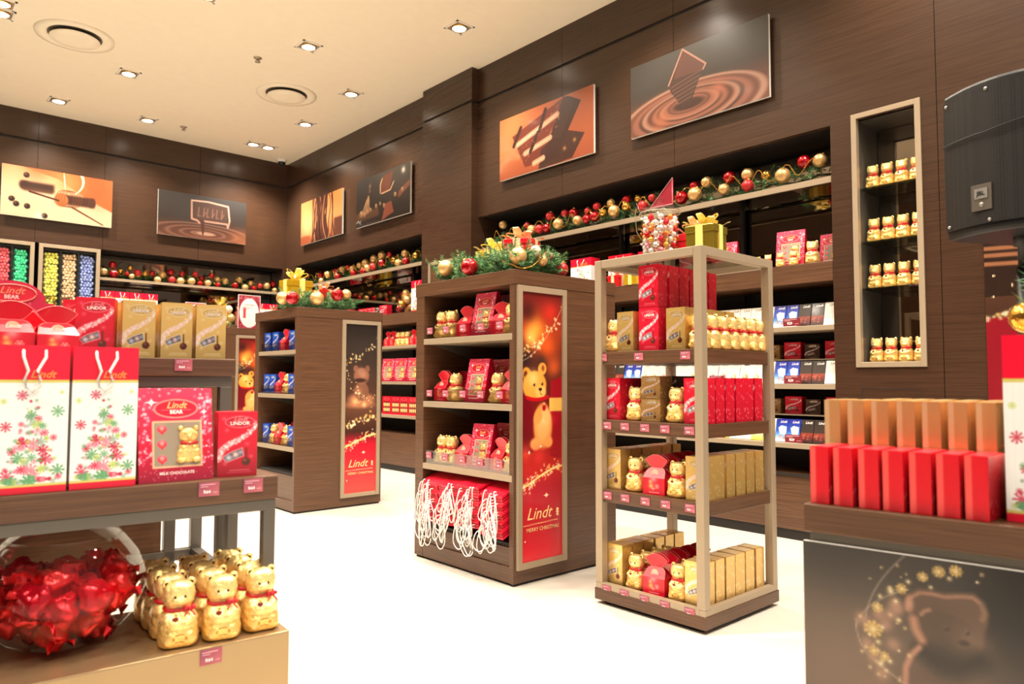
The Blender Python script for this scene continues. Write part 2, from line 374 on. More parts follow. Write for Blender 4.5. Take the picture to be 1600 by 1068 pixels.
def art_banner(kind, nu=60, nv=300, A=.2):
    c = Cv(A, nu, nv, (60, 30, 20))
    if kind == 'bear':
        c.vgrad([(0, (225, 40, 52)), (.12, (190, 12, 40)), (.27, (176, 10, 36)), (.33, (190, 30, 30)), (.55, (120, 20, 20)), (.7, (70, 30, 24)), (.85, (150, 50, 24)), (1, (110, 24, 24))])
        for x, y, r, q in ((.07, .86, .05, (255, 170, 60)), (.13, .8, .05, (230, 90, 30)), (.03, .93, .04, (60, 20, 20)), (.15, .93, .04, (200, 40, 30)), (.02, .75, .04, (40, 30, 30)), (.17, .72, .04, (210, 90, 40)), (.1, .74, .03, (60, 40, 36)), (.05, .83, .03, (255, 190, 90))): c.glow(x, y, r, q, .9)
        # toy bear on a red blanket beside a wrapped box
        c.poly([(0, .40), (.06, .40), (.07, .50), (.055, .57), (.03, .615), (0, .62)], (112, 8, 24)); c.poly([(.148, .38), (A, .37), (A, .685), (.152, .665)], (158, 10, 28)); c.rect(.146, .550, A, .602, (236, 190, 90)); c.glow(.17, .52, .02, (196, 20, 40), .7)
        c.ell(.112, .495, .050, .085, (226, 142, 70), soft=.012); c.ell(.112, .50, .038, .07, (244, 178, 104), soft=.02); c.glow(.12, .53, .026, (255, 220, 160), .8)
        c.ell(.088, .535, .022, .034, (236, 156, 78), soft=.008, rot=-.5); c.ell(.128, .535, .018, .028, (248, 186, 112), soft=.008, rot=.6); c.ell(.075, .43, .03, .024, (240, 166, 92), soft=.01); c.ell(.14, .435, .024, .022, (238, 160, 84), soft=.01)
        c.ell(.028, .692, .022, .026, (238, 150, 56), soft=.006, rot=.4); c.ell(.108, .712, .022, .024, (246, 166, 70), soft=.006, rot=-.3); c.ell(.022, .69, .010, .014, (80, 34, 14), soft=.006); c.ell(.112, .715, .008, .011, (150, 80, 34), soft=.006)
        c.ell(.068, .650, .062, .054, (240, 160, 62), soft=.008, rot=.15); c.glow(.06, .675, .03, (255, 214, 130), .8); c.ell(.100, .625, .028, .024, (252, 190, 104), soft=.012)
        for x, y in ((.066, .652), (.108, .655)): c.ell(x, y, .0055, .006, (50, 22, 10)); c.glow(x-.002, y+.003, .002, (255, 240, 220), .9)
        c.ell(.098, .635, .009, .006, (60, 26, 12)); c.line([(.098, .63), (.098, .618), (.108, .614)], .0014, (110, 56, 24))
        c.line(bez([(.03, .604), (.07, .590), (.12, .598), (.138, .606)]), .007, (190, 14, 28)); c.ell(.118, .565, .010, .012, (176, 14, 28), soft=.004); c.glow(.118, .58, .005, (255, 220, 130), .9)
        c.glow(.02, .40, .03, (250, 90, 70), .6); c.glow(.09, .385, .03, (236, 60, 60), .6)
        band = bez([(0, .77), (.07, .78), (.14, .85), (A, .93)]); sparkle_band(c, band, 60, .012)
        c.line(bez([(0, .74), (.08, .76), (.16, .86), (A, .95)]), .0012, (240, 220, 190), al=.6)
    else:
        c.vgrad([(0, (232, 66, 58)), (.14, (222, 40, 50)), (.28, (188, 8, 40)), (.31, (160, 10, 36)), (.36, (60, 30, 20)), (.5, (96, 58, 40)), (.62, (70, 44, 34)), (.8, (52, 40, 34)), (1, (34, 28, 26))])
        c.ell(.11, .55, .085, .04, (170, 110, 82), soft=.02); c.ell(.1, .52, .09, .02, (170, 110, 80), soft=.02); c.ell(.11, .60, .05, .055, (124, 80, 60), soft=.01); c.glow(.09, .60, .02, (176, 124, 98), .8)
        c.ell(.11, .69, .052, .05, (134, 88, 68), soft=.01); c.glow(.12, .70, .025, (184, 130, 104), .7); c.ell(.07, .735, .016, .02, (130, 84, 66), soft=.006); c.ell(.15, .735, .016, .02, (126, 82, 64), soft=.006)
        c.ell(.10, .665, .04, .012, (50, 28, 22), soft=.01); c.glow(.1, .72, .022, (160, 112, 90), .7); c.glow(.07, .54, .018, (255, 190, 120), .9); c.glow(.13, .52, .014, (255, 200, 130), .9)
        sparkle_band(c, bez([(0, .76), (.08, .79), (.14, .84), (A, .9)]), 34, .01); sparkle_band(c, bez([(0, .72), (.02, .6), (.16, .5), (A, .56)]), 30, .02)
        sparkle_band(c, bez([(0, .40), (.08, .40), (.13, .43), (A, .46)]), 60, .014, rmax=.008)
    edge = bez([(0, .27), (.07, .29), (.13, .335), (A, .34)])
    c.line(edge, .004, (255, 214, 130), soft=.003)
    sparkle_band(c, edge, 110, .014, rmax=.005)
    for x, y, r in ((.13, .235, .02), (.02, .075, .01), (.04, .4, .014), (.1, .42, .012)): c.star4(x, y, r, (255, 232, 190))
    c.line([(.012, .132), (.19, .138)], .0015, (240, 196, 130))
    return c.a
def art_pic(i, nu=200, nv=100):
    A = 2.02; c = Cv(A, nu, nv, (120, 80, 50)); r = c.r
    if i == 1:
        c.vgrad([(0, (250, 215, 170)), (.5, (248, 205, 160)), (1, (240, 170, 110))])
        c.poly([(.35, 1), (A, 1), (A, .32), (1.5, .55), (1.0, .85)], (214, 104, 44)); c.glow(1.75, .75, .35, (196, 84, 36), .8); c.glow(.6, 1.0, .25, (205, 90, 40), .7); c.glow(1.15, .8, .25, (235, 140, 70), .7)
        c.ell(1.1, .86, .01, .2, (255, 235, 210), rot=.1)
        c.rect(.32, .56, .92, .72, (66, 36, 27), soft=.06); c.ell(.40, .64, .10, .08, (66, 36, 27), soft=.05); c.rect(.36, .53, .9, .60, (96, 56, 38), soft=.06)
        c.rect(1.1, .36, 1.68, .56, (76, 38, 26), soft=.05); c.ell(1.05, .44, .13, .14, (214, 110, 50), soft=.03); c.ell(1.62, .46, .08, .1, (84, 44, 32), soft=.03)
        for k in range(4): c.ell(1.12+.05*k, .48, .16, .17, (130, 66, 30), ring=.05, al=.7, rot=.4)
        c.line([(.48, .52), (1.0, .42)], .018, (84, 34, 24)); c.line([(1.25, .32), (1.85, .03)], .02, (120, 60, 30), w2=.012)
        c.line(bez([(1.42, 1), (1.5, .85), (1.42, .68), (1.3, .6)]), .03, (250, 225, 190), w2=.008)
        for x, y in ((.18, .33), (.26, .24), (.45, .22), (.76, .07), (.42, .84)): c.ell(x, y, .055, .055, (48, 24, 20), soft=.015); c.glow(x-.015, y+.02, .02, (170, 110, 80), .8)
        c.glow(.66, .05, .07, (255, 245, 225), .9)
    elif i == 2:
        c.vgrad([(0, (120, 62, 44)), (.25, (96, 54, 40)), (.42, (62, 50, 46)), (1, (70, 66, 64))])
        for k, (rx, al) in enumerate(((.25, .9), (.5, .6), (.8, .5), (1.1, .5))): c.ell(1.0, .13, rx, rx*.2, (204, 130, 96), ring=.06, al=al, soft=.02)
        c.glow(1.9, .05, .25, (200, 110, 60), .7); c.ell(1.05, .13, .22, .035, (225, 165, 130), soft=.02, al=.8)
        c.rect(.78, .42, 1.56, .84, (90, 60, 50), soft=.02)
        fr = [(.73, .86), (1.1, .88), (1.58, .84), (1.62, .5), (1.58, .34), (1.56, .42), (1.0, .42), (.93, .36), (.86, .42), (.74, .44), (.73, .86)]
        c.line(fr, .022, (206, 138, 112), soft=.01); c.line([(p[0], p[1]) for p in fr[:4]], .008, (245, 205, 180))
        for k, x in enumerate((.88, 1.0, 1.08, 1.2, 1.3, 1.42)): c.line([(x, .52), (x+.02, .72)], .012, (150, 96, 76)); c.line([(x, .52), (x+.06, .53+.1*(k % 2))], .01, (150, 96, 76))
        c.line([(.98, .4), (1.0, .12)], .05, (84, 46, 36), w2=.02)
    elif i == 3:
        c.vgrad([(0, (176, 84, 44)), (.2, (226, 130, 66)), (.5, (238, 160, 86)), (1, (232, 140, 70))])
        c.glow(.35, .4, .3, (250, 195, 130), .8); c.glow(1.8, .9, .3, (226, 120, 50), .8); c.rect(1.65, 0, A, .4, (110, 56, 36), soft=.05); c.ell(.2, .1, .35, .1, (180, 84, 46), soft=.05)
        c.poly([(.75, 1), (1.35, 1), (1.2, .6), (1.45, 0), (.6, 0), (.85, .5)], (70, 32, 24), al=.85)
        for k in range(16):
            x = .6+.06*k; c.line(bez([(x, 1), (x+r.uniform(-.1, .3), .7), (x+r.uniform(-.3, .1), .4), (x+r.uniform(-.05, .15), 0)]), .014, [(60, 26, 20), (84, 40, 28), (214, 130, 80), (48, 20, 16)][k % 4], w2=.02)
        c.line(bez([(.62, 1), (.7, .6), (.75, .3), (.55, 0)]), .02, (64, 28, 20)); c.line(bez([(1.55, 1), (1.62, .6), (1.5, .3), (1.7, 0)]), .02, (64, 28, 20))
    elif i == 4:
        c.vgrad([(0, (46, 34, 28)), (.3, (54, 42, 36)), (1, (70, 62, 56))])
        c.rect(0, .13, .9, .3, (110, 66, 38), soft=.05, al=.8)
        c.poly([(.95, .58), (1.3, .6), (1.42, .95), (1.1, .92), (.98, .8)], (120, 56, 38)); c.line([(.95, .58), (.95, .75), (1.02, .86)], .015, (236, 180, 120)); c.line([(1.0, .56), (1.32, .58), (1.44, .72)], .014, (230, 160, 110))
        c.poly([(1.0, 0), (1.45, .12), (1.36, .35), (1.15, .33)], (150, 66, 44)); c.poly([(1.6, .35), (A, .55), (A, .66), (1.62, .5)], (130, 66, 44))
        for x, y, q in ((.22, .27, .08), (.35, .24, .06), (.45, .3, .05), (.58, .3, .05), (1.5, .45, .05), (1.75, .5, .05), (.8, .34, .05), (.95, .36, .04), (1.1, .3, .05)): c.ell(x, y, q, q*.9, (156, 100, 62), soft=.02); c.glow(x-.01, y+.03, q*.4, (240, 190, 130), .8)
        for k in range(5): c.line(bez([(.25+.06*k, .25), (.35+.05*k, .45), (.5, .6)]), .014, (196, 134, 80))
        c.glow(1.78, .88, .06, (240, 224, 190), .9); c.glow(.55, .8, .04, (190, 130, 96), .8); c.glow(.55, .7, .04, (150, 96, 76), .8)
        c.line([(.03, .1), (.1, .14), (.16, .08), (.2, .13)], .008, (220, 214, 204)); [c.glow(r.uniform(0, 1), r.uniform(0, .06), .01, (200, 190, 180), .8) for _ in range(14)]
    elif i == 5:
        c.vgrad([(0, (206, 88, 48)), (.4, (222, 104, 54)), (1, (214, 100, 52))]); c.glow(.3, .9, .4, (236, 140, 70), .8); c.glow(1.8, .6, .35, (226, 104, 52), .8); c.glow(.1, .5, .3, (240, 150, 84), .7)
        for k in range(9): c.line(bez([(0, r.uniform(0, .8)), (.25, r.uniform(.3, .6)), (.45, r.uniform(.2, .6))]), .02, (240, 150, 96), soft=.05, al=.5)
        c.poly([(.30, .66), (1.42, .98), (1.72, .74), (1.0, .1), (.6, .1)], (140, 52, 36)); c.poly([(.9, 0), (1.6, .02), (1.85, .34), (1.4, .5), (.95, .3)], (84, 38, 30))
        c.poly([(1.42, .98), (1.52, .98), (1.78, .84), (1.3, .12), (.9, .02), (1.06, .25)], (74, 36, 30)); c.poly([(1.42, 1.0), (1.55, .95), (1.62, .84), (1.38, .38), (1.2, .42)], (80, 44, 38))
        for a, b in (((.42, .5), (1.3, .76)), ((.6, .32), (1.15, .44)), ((.8, .12), (1.0, .16))): c.line([a, b], .045, (246, 176, 130)); c.line([a, b], .012, (255, 220, 180))
        for a, b in (((.34, .5), (.5, .76)), ((.92, .6), (1.05, .9)), ((.72, .32), (.88, .58))): c.line([a, b], .035, (70, 32, 26))
        for _ in range(60): x = r.uniform(.45, 1.35); y = .1+(x-.4)*.55+r.uniform(-.02, .3); c.ell(x, y, .018, .006, (226, 150, 110), rot=.3, al=.7)
        c.glow(1.45, .2, .03, (250, 180, 90), .9); c.glow(1.65, .28, .03, (250, 180, 90), .9)
    else:
        c.vgrad([(0, (150, 78, 54)), (.35, (120, 66, 50)), (.55, (78, 66, 58)), (1, (92, 86, 78))]); c.glow(.2, .8, .5, (80, 76, 74), .6)
        c.ell(.92, .15, 1.05, .36, (188, 106, 80), soft=.06)
        for k, (rx, q, al) in enumerate(((1.03, (226, 160, 128), .9), (.94, (120, 60, 44), .6), (.74, (84, 46, 38), .9), (.70, (228, 160, 124), .8), (.6, (90, 50, 40), .8), (.46, (80, 46, 40), .9), (.42, (226, 150, 110), .8), (.3, (86, 50, 42), .9))): c.ell(.92, .15+.012*k, rx, rx*.34, q, ring=.05, soft=.02, al=al, rot=.02)
        c.ell(.92, .23, .24, .07, (86, 54, 46), soft=.03); c.glow(1.35, .3, .1, (226, 120, 80), .8); c.glow(.5, .12, .12, (230, 120, 76), .8)
        c.poly([(.62, .56), (.84, .98), (1.18, .68), (1.1, .55), (.94, .2), (.84, .2), (.66, .45)], (88, 60, 52)); c.poly([(.70, .62), (.84, .98), (1.18, .68), (1.14, .62)], (116, 70, 58))
        c.line([(.62, .56), (.84, .98), (1.18, .68), (1.14, .62)], .010, (226, 150, 120)); [c.line([(.66+.02*k, .52-.05*k), (1.12-.03*k, .62-.06*k)], .006, (150, 96, 80)) for k in range(6)]
    return c.a
def art_poster(nu=210, nv=170):
    A = .78/.632; c = Cv(A, nu, nv, (90, 76, 64)); c.vgrad([(0, (110, 80, 62)), (.5, (122, 94, 74)), (.8, (98, 82, 68)), (1, (62, 56, 52))])
    S = lambda L: [(x/.632, (y-.08)/.632) for x, y in L]
    c.glow(.14, .62, .22, (140, 110, 88), .8); c.glow(.70, .93, .22, (20, 17, 17), .97); c.glow(.95, .9, .3, (24, 20, 20), .9); c.glow(.12, 1.0, .18, (58, 52, 50), .7); c.glow(.45, .98, .14, (64, 56, 52), .8)
    c.ell(.46, .40, .17, .28, (112, 82, 64), soft=.06)
    head = S([(.2241, .6), (.2297, .6229), (.2497, .6376), (.2739, .6382), (.2975, .6361), (.3278, .6433), (.3506, .6465), (.3658, .634), (.3719, .6147), (.3691, .5936), (.3619, .5715), (.3601, .5454), (.3496, .5249), (.3312, .5126), (.2941, .5007), (.2706, .5055), (.2518, .525), (.2354, .5535), (.2323, .5772)])
    c.poly(head, (112, 82, 64)); c.line(head, .010, (112, 82, 64), soft=.012)
    c.poly(S([(.2485, .5888), (.2729, .5993), (.3083, .6013), (.3466, .5835), (.3594, .5607), (.3475, .5321), (.3061, .5168), (.2708, .5135), (.2545, .5363)]), (100, 75, 59)); c.glow(.545, .74, .05, (140, 104, 82), .8); c.glow(.44, .80, .06, (92, 68, 54), .7)
    nd = S([(.2558, .5093), (.2838, .4925), (.3184, .4912), (.3582, .5142)]); c.line(nd, .03, (52, 42, 36), soft=.05); c.glow(.47, .66, .06, (54, 44, 38), .8)
    c.line(S([(.2245, .594), (.2285, .618), (.2497, .634), (.2739, .6362), (.2975, .634), (.3278, .641), (.3500, .643), (.3620, .634)]), .005, (186, 126, 98), soft=.010); c.ell(.362, .832, .012, .024, (214, 146, 114), soft=.016)
    c.line(S([(.2365, .574), (.2400, .5538), (.2520, .5325)]), .013, (206, 138, 106), soft=.02); c.line(S([(.2520, .588), (.258, .596), (.268, .601)]), .006, (180, 126, 100), soft=.01); c.line(S([(.3655, .60), (.3700, .612), (.366, .626)]), .008, (150, 108, 80), soft=.01)
    c.line(S([(.2468, .516), (.2300, .4947), (.2190, .4667), (.2170, .43), (.225, .38)]), .009, (206, 138, 108), soft=.012)
    c.glow(.40, .48, .05, (180, 116, 88), .8); c.glow(.26, .46, .07, (190, 120, 92), .6)
    for x, y in S([(.2993, .5678), (.3383, .5674)]): c.ell(x, y, .006, .006, (58, 40, 34)); c.glow(x-.003, y+.004, .004, (170, 130, 110), .7)
    c.ell(.525, .735, .016, .010, (76, 52, 42), soft=.008)
    for p, w_ in (([(.2216, .7096), (.1613, .6461), (.1362, .5878), (.1349, .5255)], .0022), ([(.2297, .6381), (.147, .6028), (.1194, .556), (.118, .53)], .002), ([(.1160, .55), (.1189, .4832), (.1396, .4704), (.2127, .4315)], .0022)): c.line(bez(S(p), 20), w_, (206, 186, 166), al=.6)
    for k, (x, y) in enumerate(S([(.165, .57), (.19, .575), (.18, .55), (.145, .54), (.20, .60), (.14, .50), (.155, .47), (.195, .51), (.17, .44), (.13, .555), (.205, .59)])): c.glow(x, y, .022, (208, 150, 120), .75)
    fl = S([(.2882, .6863), (.3199, .6931), (.2566, .67), (.2279, .654), (.3079, .6751), (.2718, .6499), (.192, .6267), (.2137, .6363), (.1697, .6113), (.2017, .6065), (.1639, .585), (.1536, .5353), (.1733, .5425), (.1467, .5211), (.2058, .5661), (.1635, .5083), (.1538, .4865), (.1758, .4794), (.1871, .4712), (.1676, .4608), (.1789, .4485), (.2073, .6861), (.3674, .6936), (.3592, .6766), (.2055, .499)])
    rr = [.026, .026, .022, .016, .015, .013, .024, .024, .015, .018, .024, .040, .016, .012, .015, .018, .023, .022, .018, .022, .014, .009, .011, .010, .010]
    for k, ((x, y), r_) in enumerate(zip(fl, rr)):
        if k in (0, 1, 2, 7, 10, 11, 16, 17): c.flake(x, y, r_*.62, (236, 190, 96), 9, r_*.16); c.glow(x, y, r_*.2, (255, 236, 180), .9)
        else: c.glow(x, y, r_*.5, (250, 214, 140), .85); c.glow(x, y, r_*.2, (255, 250, 225), .9)
    for _ in range(26): c.glow(c.r.uniform(.2, .36), c.r.uniform(.55, .95), c.r.uniform(.003, .007), (255, 224, 150), .8)
    return c.a

RED = (205, 20, 46); PINK = (240, 140, 150); GOLD = (228, 188, 110); GOLDL = (246, 226, 176); BLUE = (26, 70, 170)
# ------------------------------------------------------------------ merchandise, every kind once
def carton(w, d, h, front, base, light, mat, dark=False):
    def fn():
        b = MB(); L = lin(base)
        b.box(-w/2, -d/2, 0, w/2, d/2, h, mat, L)
        b.art((-w/2, -d/2-.0004, 0), (w, 0, 0), (0, 0, h), front, mat)
        sd = art_side(base, light)
        b.art((w/2+.0004, -d/2, 0), (0, d, 0), (0, 0, h), sd, mat); b.art((-w/2-.0004, d/2, 0), (0, -d, 0), (0, 0, h), sd, mat)
        b.text('Lindt', w*.17, (w*.06, -d/2-.001, h*.86), (1, 0, 0), (0, 0, 1), mat, lin(light), .35, .01)
        b.text('LINDOR', w*.135, (w*.05, -d/2-.001, h*.80), (1, 0, 0), (0, 0, 1), mat, lin((255, 245, 240)), 0, .02)
        # tuck flap line on top
        b.box(-w/2+.004, -d/2+.003, h, w/2-.004, d/2-.003, h+.0012, mat, tuple(k*.9 for k in L))
        return b.build('chocolate_box')
    return fn
LR = art_lindor(RED, PINK); LG = art_lindor(GOLD, GOLDL); LB = art_lindor(BLUE, (150, 190, 240), 24, 44); LD = art_lindor((52, 34, 26), (190, 150, 110), 24, 44)
P_red = Proto(carton(.112, .076, .205, LR, RED, PINK, 'print'))
P_gold = Proto(carton(.104, .076, .195, LG, GOLD, GOLDL, 'goldprint'))
P_blue = Proto(carton(.10, .07, .165, LB, BLUE, (150, 190, 240), 'print'))
P_cubeg = Proto(carton(.108, .10, .106, art_lindor((186, 142, 86), GOLDL, 40, 40, 1.0), (176, 134, 80), GOLDL, 'goldprint'))
P_cubed = Proto(carton(.108, .10, .106, art_lindor((56, 38, 28), (190, 150, 110), 40, 40, 1.0), (56, 38, 28), (190, 150, 110), 'print'))
def slim(base, light, mat):
    """carton seen end on: narrow side forward, with bar code"""
    def fn():
        b = MB(); L = lin(base); w, d, h = .045, .125, 1.0
        b.box(-w/2, -d/2, 0, w/2, d/2, h, mat, L); sd = art_side(base, light, 30, 34, .9)
        b.art((w/2+.0004, -d/2, 0), (0, d, 0), (0, 0, h), sd, mat)
        c = Cv(.9, 30, 34, base); c.glow(.25, .55, .12, light, 1); c.glow(.35, .75, .1, light, .9); c.rect(.62, .03, .9, .26, (230, 220, 225)); [c.rect(.64+.04*k, .05, .655+.04*k, .24, (70, 50, 60)) for k in range(6)]
        b.art((-w/2-.0004, d/2, 0), (0, -d, 0), (0, 0, h), c.a, mat)
        k = Cv(.36, 18, 40, base); k.rect(0, 0, .11, 1, light if base[1] > 100 else (232, 84, 80), soft=.03); k.glow(.22, .04, .12, tuple(q*.8 for q in base), .6)  # lighter left strip: bright reflection of the carton's edge put into the front colour
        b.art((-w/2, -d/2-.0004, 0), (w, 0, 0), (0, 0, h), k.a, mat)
        b.box(-w/2+.004, -d/2+.003, h, w/2-.004, d/2-.003, h+.006, mat, lin(tuple(min(255, q*1.1+20) for q in base)))
        return b.build('chocolate_box')
    return fn
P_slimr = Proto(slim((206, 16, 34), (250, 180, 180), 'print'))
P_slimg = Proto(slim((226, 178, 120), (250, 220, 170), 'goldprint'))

def sgnp(v, e): return math.copysign(abs(v)**e, v)
def bear():
    H = 1.0; prof = [(0, .27, .20), (.015, .31, .235), (.05, .335, .25), (.12, .345, .26), (.2, .34, .255), (.28, .33, .245), (.36, .33, .24), (.44, .315, .225), (.5, .28, .2), (.55, .235, .17), (.585, .215, .155), (.62, .225, .165), (.67, .255, .19), (.73, .272, .205), (.8, .275, .21), (.87, .265, .2), (.925, .24, .18), (.96, .19, .14), (.985, .11, .08), (.995, .03, .02)]
    zs = [p[0] for p in prof]; N = 48; L = 54; vs = []; cols = []; fs = []
    bumps = [(.20, .43, .10, .055, .05), (-.20, .43, .10, .055, .05), (.09, .37, .06, .05, .045), (-.09, .37, .06, .05, .045), (.19, .10, .09, .08, .055), (-.19, .10, .09, .08, .055), (0, .70, .11, .06, .055), (0, .25, .12, .1, .02), (.13, .2, .07, .05, .03), (-.13, .2, .07, .05, .03)]
    for j in range(L+1):
        z = j/L*.995; a = np.interp(z, zs, [p[1] for p in prof]); b = np.interp(z, zs, [p[2] for p in prof])
        for i in range(N):
            t = 2*PI*i/N; x = .87*a*sgnp(math.cos(t), .72); y = b*sgnp(math.sin(t), .8)
            if y < 0:
                for cx, cz, rx, rz, am in bumps: y -= 1.35*am*math.exp(-((x-cx)/rx)**2-((z-cz)/rz)**2)
            k = 1+.012*math.sin(9*t+21*z)+.01*math.sin(17*z*3+5*t); vs.append((x*k, y*k, z))
    for j in range(L):
        for i in range(N):
            q = (j*N+i, j*N+(i+1) % N, (j+1)*N+(i+1) % N, (j+1)*N+i); fs.append(q)
            cx = sum(vs[k][0] for k in q)/4; cy = sum(vs[k][1] for k in q)/4; cz = sum(vs[k][2] for k in q)/4
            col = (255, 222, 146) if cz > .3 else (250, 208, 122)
            if cy < 0:
                for ex, ez, er in ((.075, .770, .021), (-.075, .770, .021), (0, .722, .024)):
                    if (cx-ex)**2+(cz-ez)**2 < er*er: col = (70, 40, 20)
                if (cx/.10)**2+((cz-.16)/.07)**2 < 1 and (cx/.075)**2+((cz-.16)/.05)**2 > 1: col = (196, 140, 60)
            cols.append(lin(col))
    fs.append(tuple(range(N))[::-1]); cols.append(lin((200, 150, 70)))
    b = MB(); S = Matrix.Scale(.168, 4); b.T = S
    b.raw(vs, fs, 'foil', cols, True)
    for sx in (1, -1):
        b.sphere((sx*.178, .0, .945), .072, 'foil', lin((255, 222, 146)), 14, 8, sy=.55); b.sphere((sx*.178, -.034, .945), .032, 'foil', lin((70, 44, 20)), 10, 6, sy=.35)
    o = b.build('foil_bear')
    r = MB(); r.T = S; R = lin((190, 14, 34))
    ring = [(.21*sgnp(math.cos(t), .75), .178*sgnp(math.sin(t), .8), .575+.01*math.sin(t)) for t in [2*PI*i/24 for i in range(24)]]
    r.tube(ring, .026, 'ribbon', R, 5, close=True)
    for sx in (1, -1): r.sphere((.14+sx*.05, -.205, .59), .045, 'ribbon', R, 8, 6, sy=.45, sz=.8); r.tube([(.14, -.20, .58), (.14+sx*.05, -.235, .52), (.14+sx*.075, -.25, .48)], .014, 'ribbon', R, 4)
    r.sphere((.14, -.22, .585), .024, 'ribbon', R, 8, 6)
    nr = r.build('neck_ribbon', o)
    h = MB(); h.T = S; D = lin((120, 16, 26)); h.sphere((-.055, -.245, .505), .024, 'cap', D, 8, 6); h.sphere((-.085, -.262, .455), .027, 'ribbon', D, 8, 6, sy=.4); h.sphere((-.045, -.262, .455), .027, 'ribbon', D, 8, 6, sy=.4)
    h.poly([(-.108, -.266, .448), (-.065, -.268, .40), (-.022, -.266, .448)], 'ribbon', D); h.build('heart_charm', nr)
    return o
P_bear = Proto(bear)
def pouch():
    """red card pouch with a flared, petal-like carrying loop"""
    b = MB(); w, d, h = .115, .09, .185; R = lin((212, 14, 40)); R2 = lin((190, 8, 34)); P = lin((246, 130, 130))
    b.box(-w/2, -d/2, 0, w/2, d/2, h*.42, 'print', R)
    N = 12
    wz = h*.66; hw = w*.24; N = 16
    U = [-1+2*i/N for i in range(N+1)]
    def lens(s, lo, hi, y0, y1, col, rows=4):
        vs = []; fs = []
        for j in range(rows+1):
            t = j/rows
            for u in U: za, zb = lo(u), hi(u); z = za+(zb-za)*t; vs.append((u*w/2, s*(y0+(y1-y0)*((z-lo(0))/(max(1e-6, hi(0)-lo(0))))), z))
        for j in range(rows):
            for i in range(N): fs.append((j*(N+1)+i, j*(N+1)+i+1, (j+1)*(N+1)+i+1, (j+1)*(N+1)+i))
        b.raw(vs, fs, 'print', col, True)
        b.tube(vs[-(N+1):], .0011, 'print', P, 4)
        return vs
    sh = lambda u: h*.42+(wz-h*.42)*(1 if abs(u) < .45 else math.sqrt(max(0, 1-((abs(u)-.45)/.55)**2)))
    f0 = lambda u: wz if abs(u) < .45 else wz+(h*.86-wz)*((abs(u)-.45)/.55)**1.3
    f1 = lambda u: h*.86+h*.14*(1-u*u)
    for s in (-1, 1):
        lens(s, lambda u: h*.42, sh, d/2, .006, R)
        vs = lens(s, f0, f1, .005, .017 if s < 0 else .010, R if s < 0 else R2); b.tube(vs[:N+1], .0011, 'print', P, 4)
    b.raw([(x*.017, -.029, h*.56+z*.012) for x, z in [(math.cos(2*PI*k/12), math.sin(2*PI*k/12)) for k in range(12)]], [tuple(range(12))], 'print', lin((246, 190, 160)))
    for sx in (-1, 1): b.poly([(sx*w/2, -d/2, h*.42), (sx*w/2, d/2, h*.42), (sx*w*.2, 0, h*.64)], 'print', R2)
    c = Cv(1.45, 44, 30, (206, 12, 40)); c.glow(.55, .5, .17, (240, 180, 90), .95); c.glow(.5, .75, .1, (240, 180, 90), .9); c.ell(.95, .5, .16, .16, (226, 60, 70), soft=.04)
    c.flake(.95, .5, .14, (255, 200, 190), 6); c.flake(.7, .35, .1, (255, 220, 200), 6); c.rect(.4, .1, 1.1, .15, (250, 190, 190), al=.8); c.glow(.7, .97, .25, (250, 190, 180), .7)
    b.art((-w/2, -d/2-.0005, 0), (w, 0, 0), (0, 0, h*.42), c.a, 'print')
    b.text('Lindt', .020, (0, -d/2-.002+.012, h*.5), (1, 0, 0), (0, .35, 1), 'print', lin((255, 190, 180)), .35, .02)
    return b.build('red_pouch')
P_pouch = Proto(pouch)
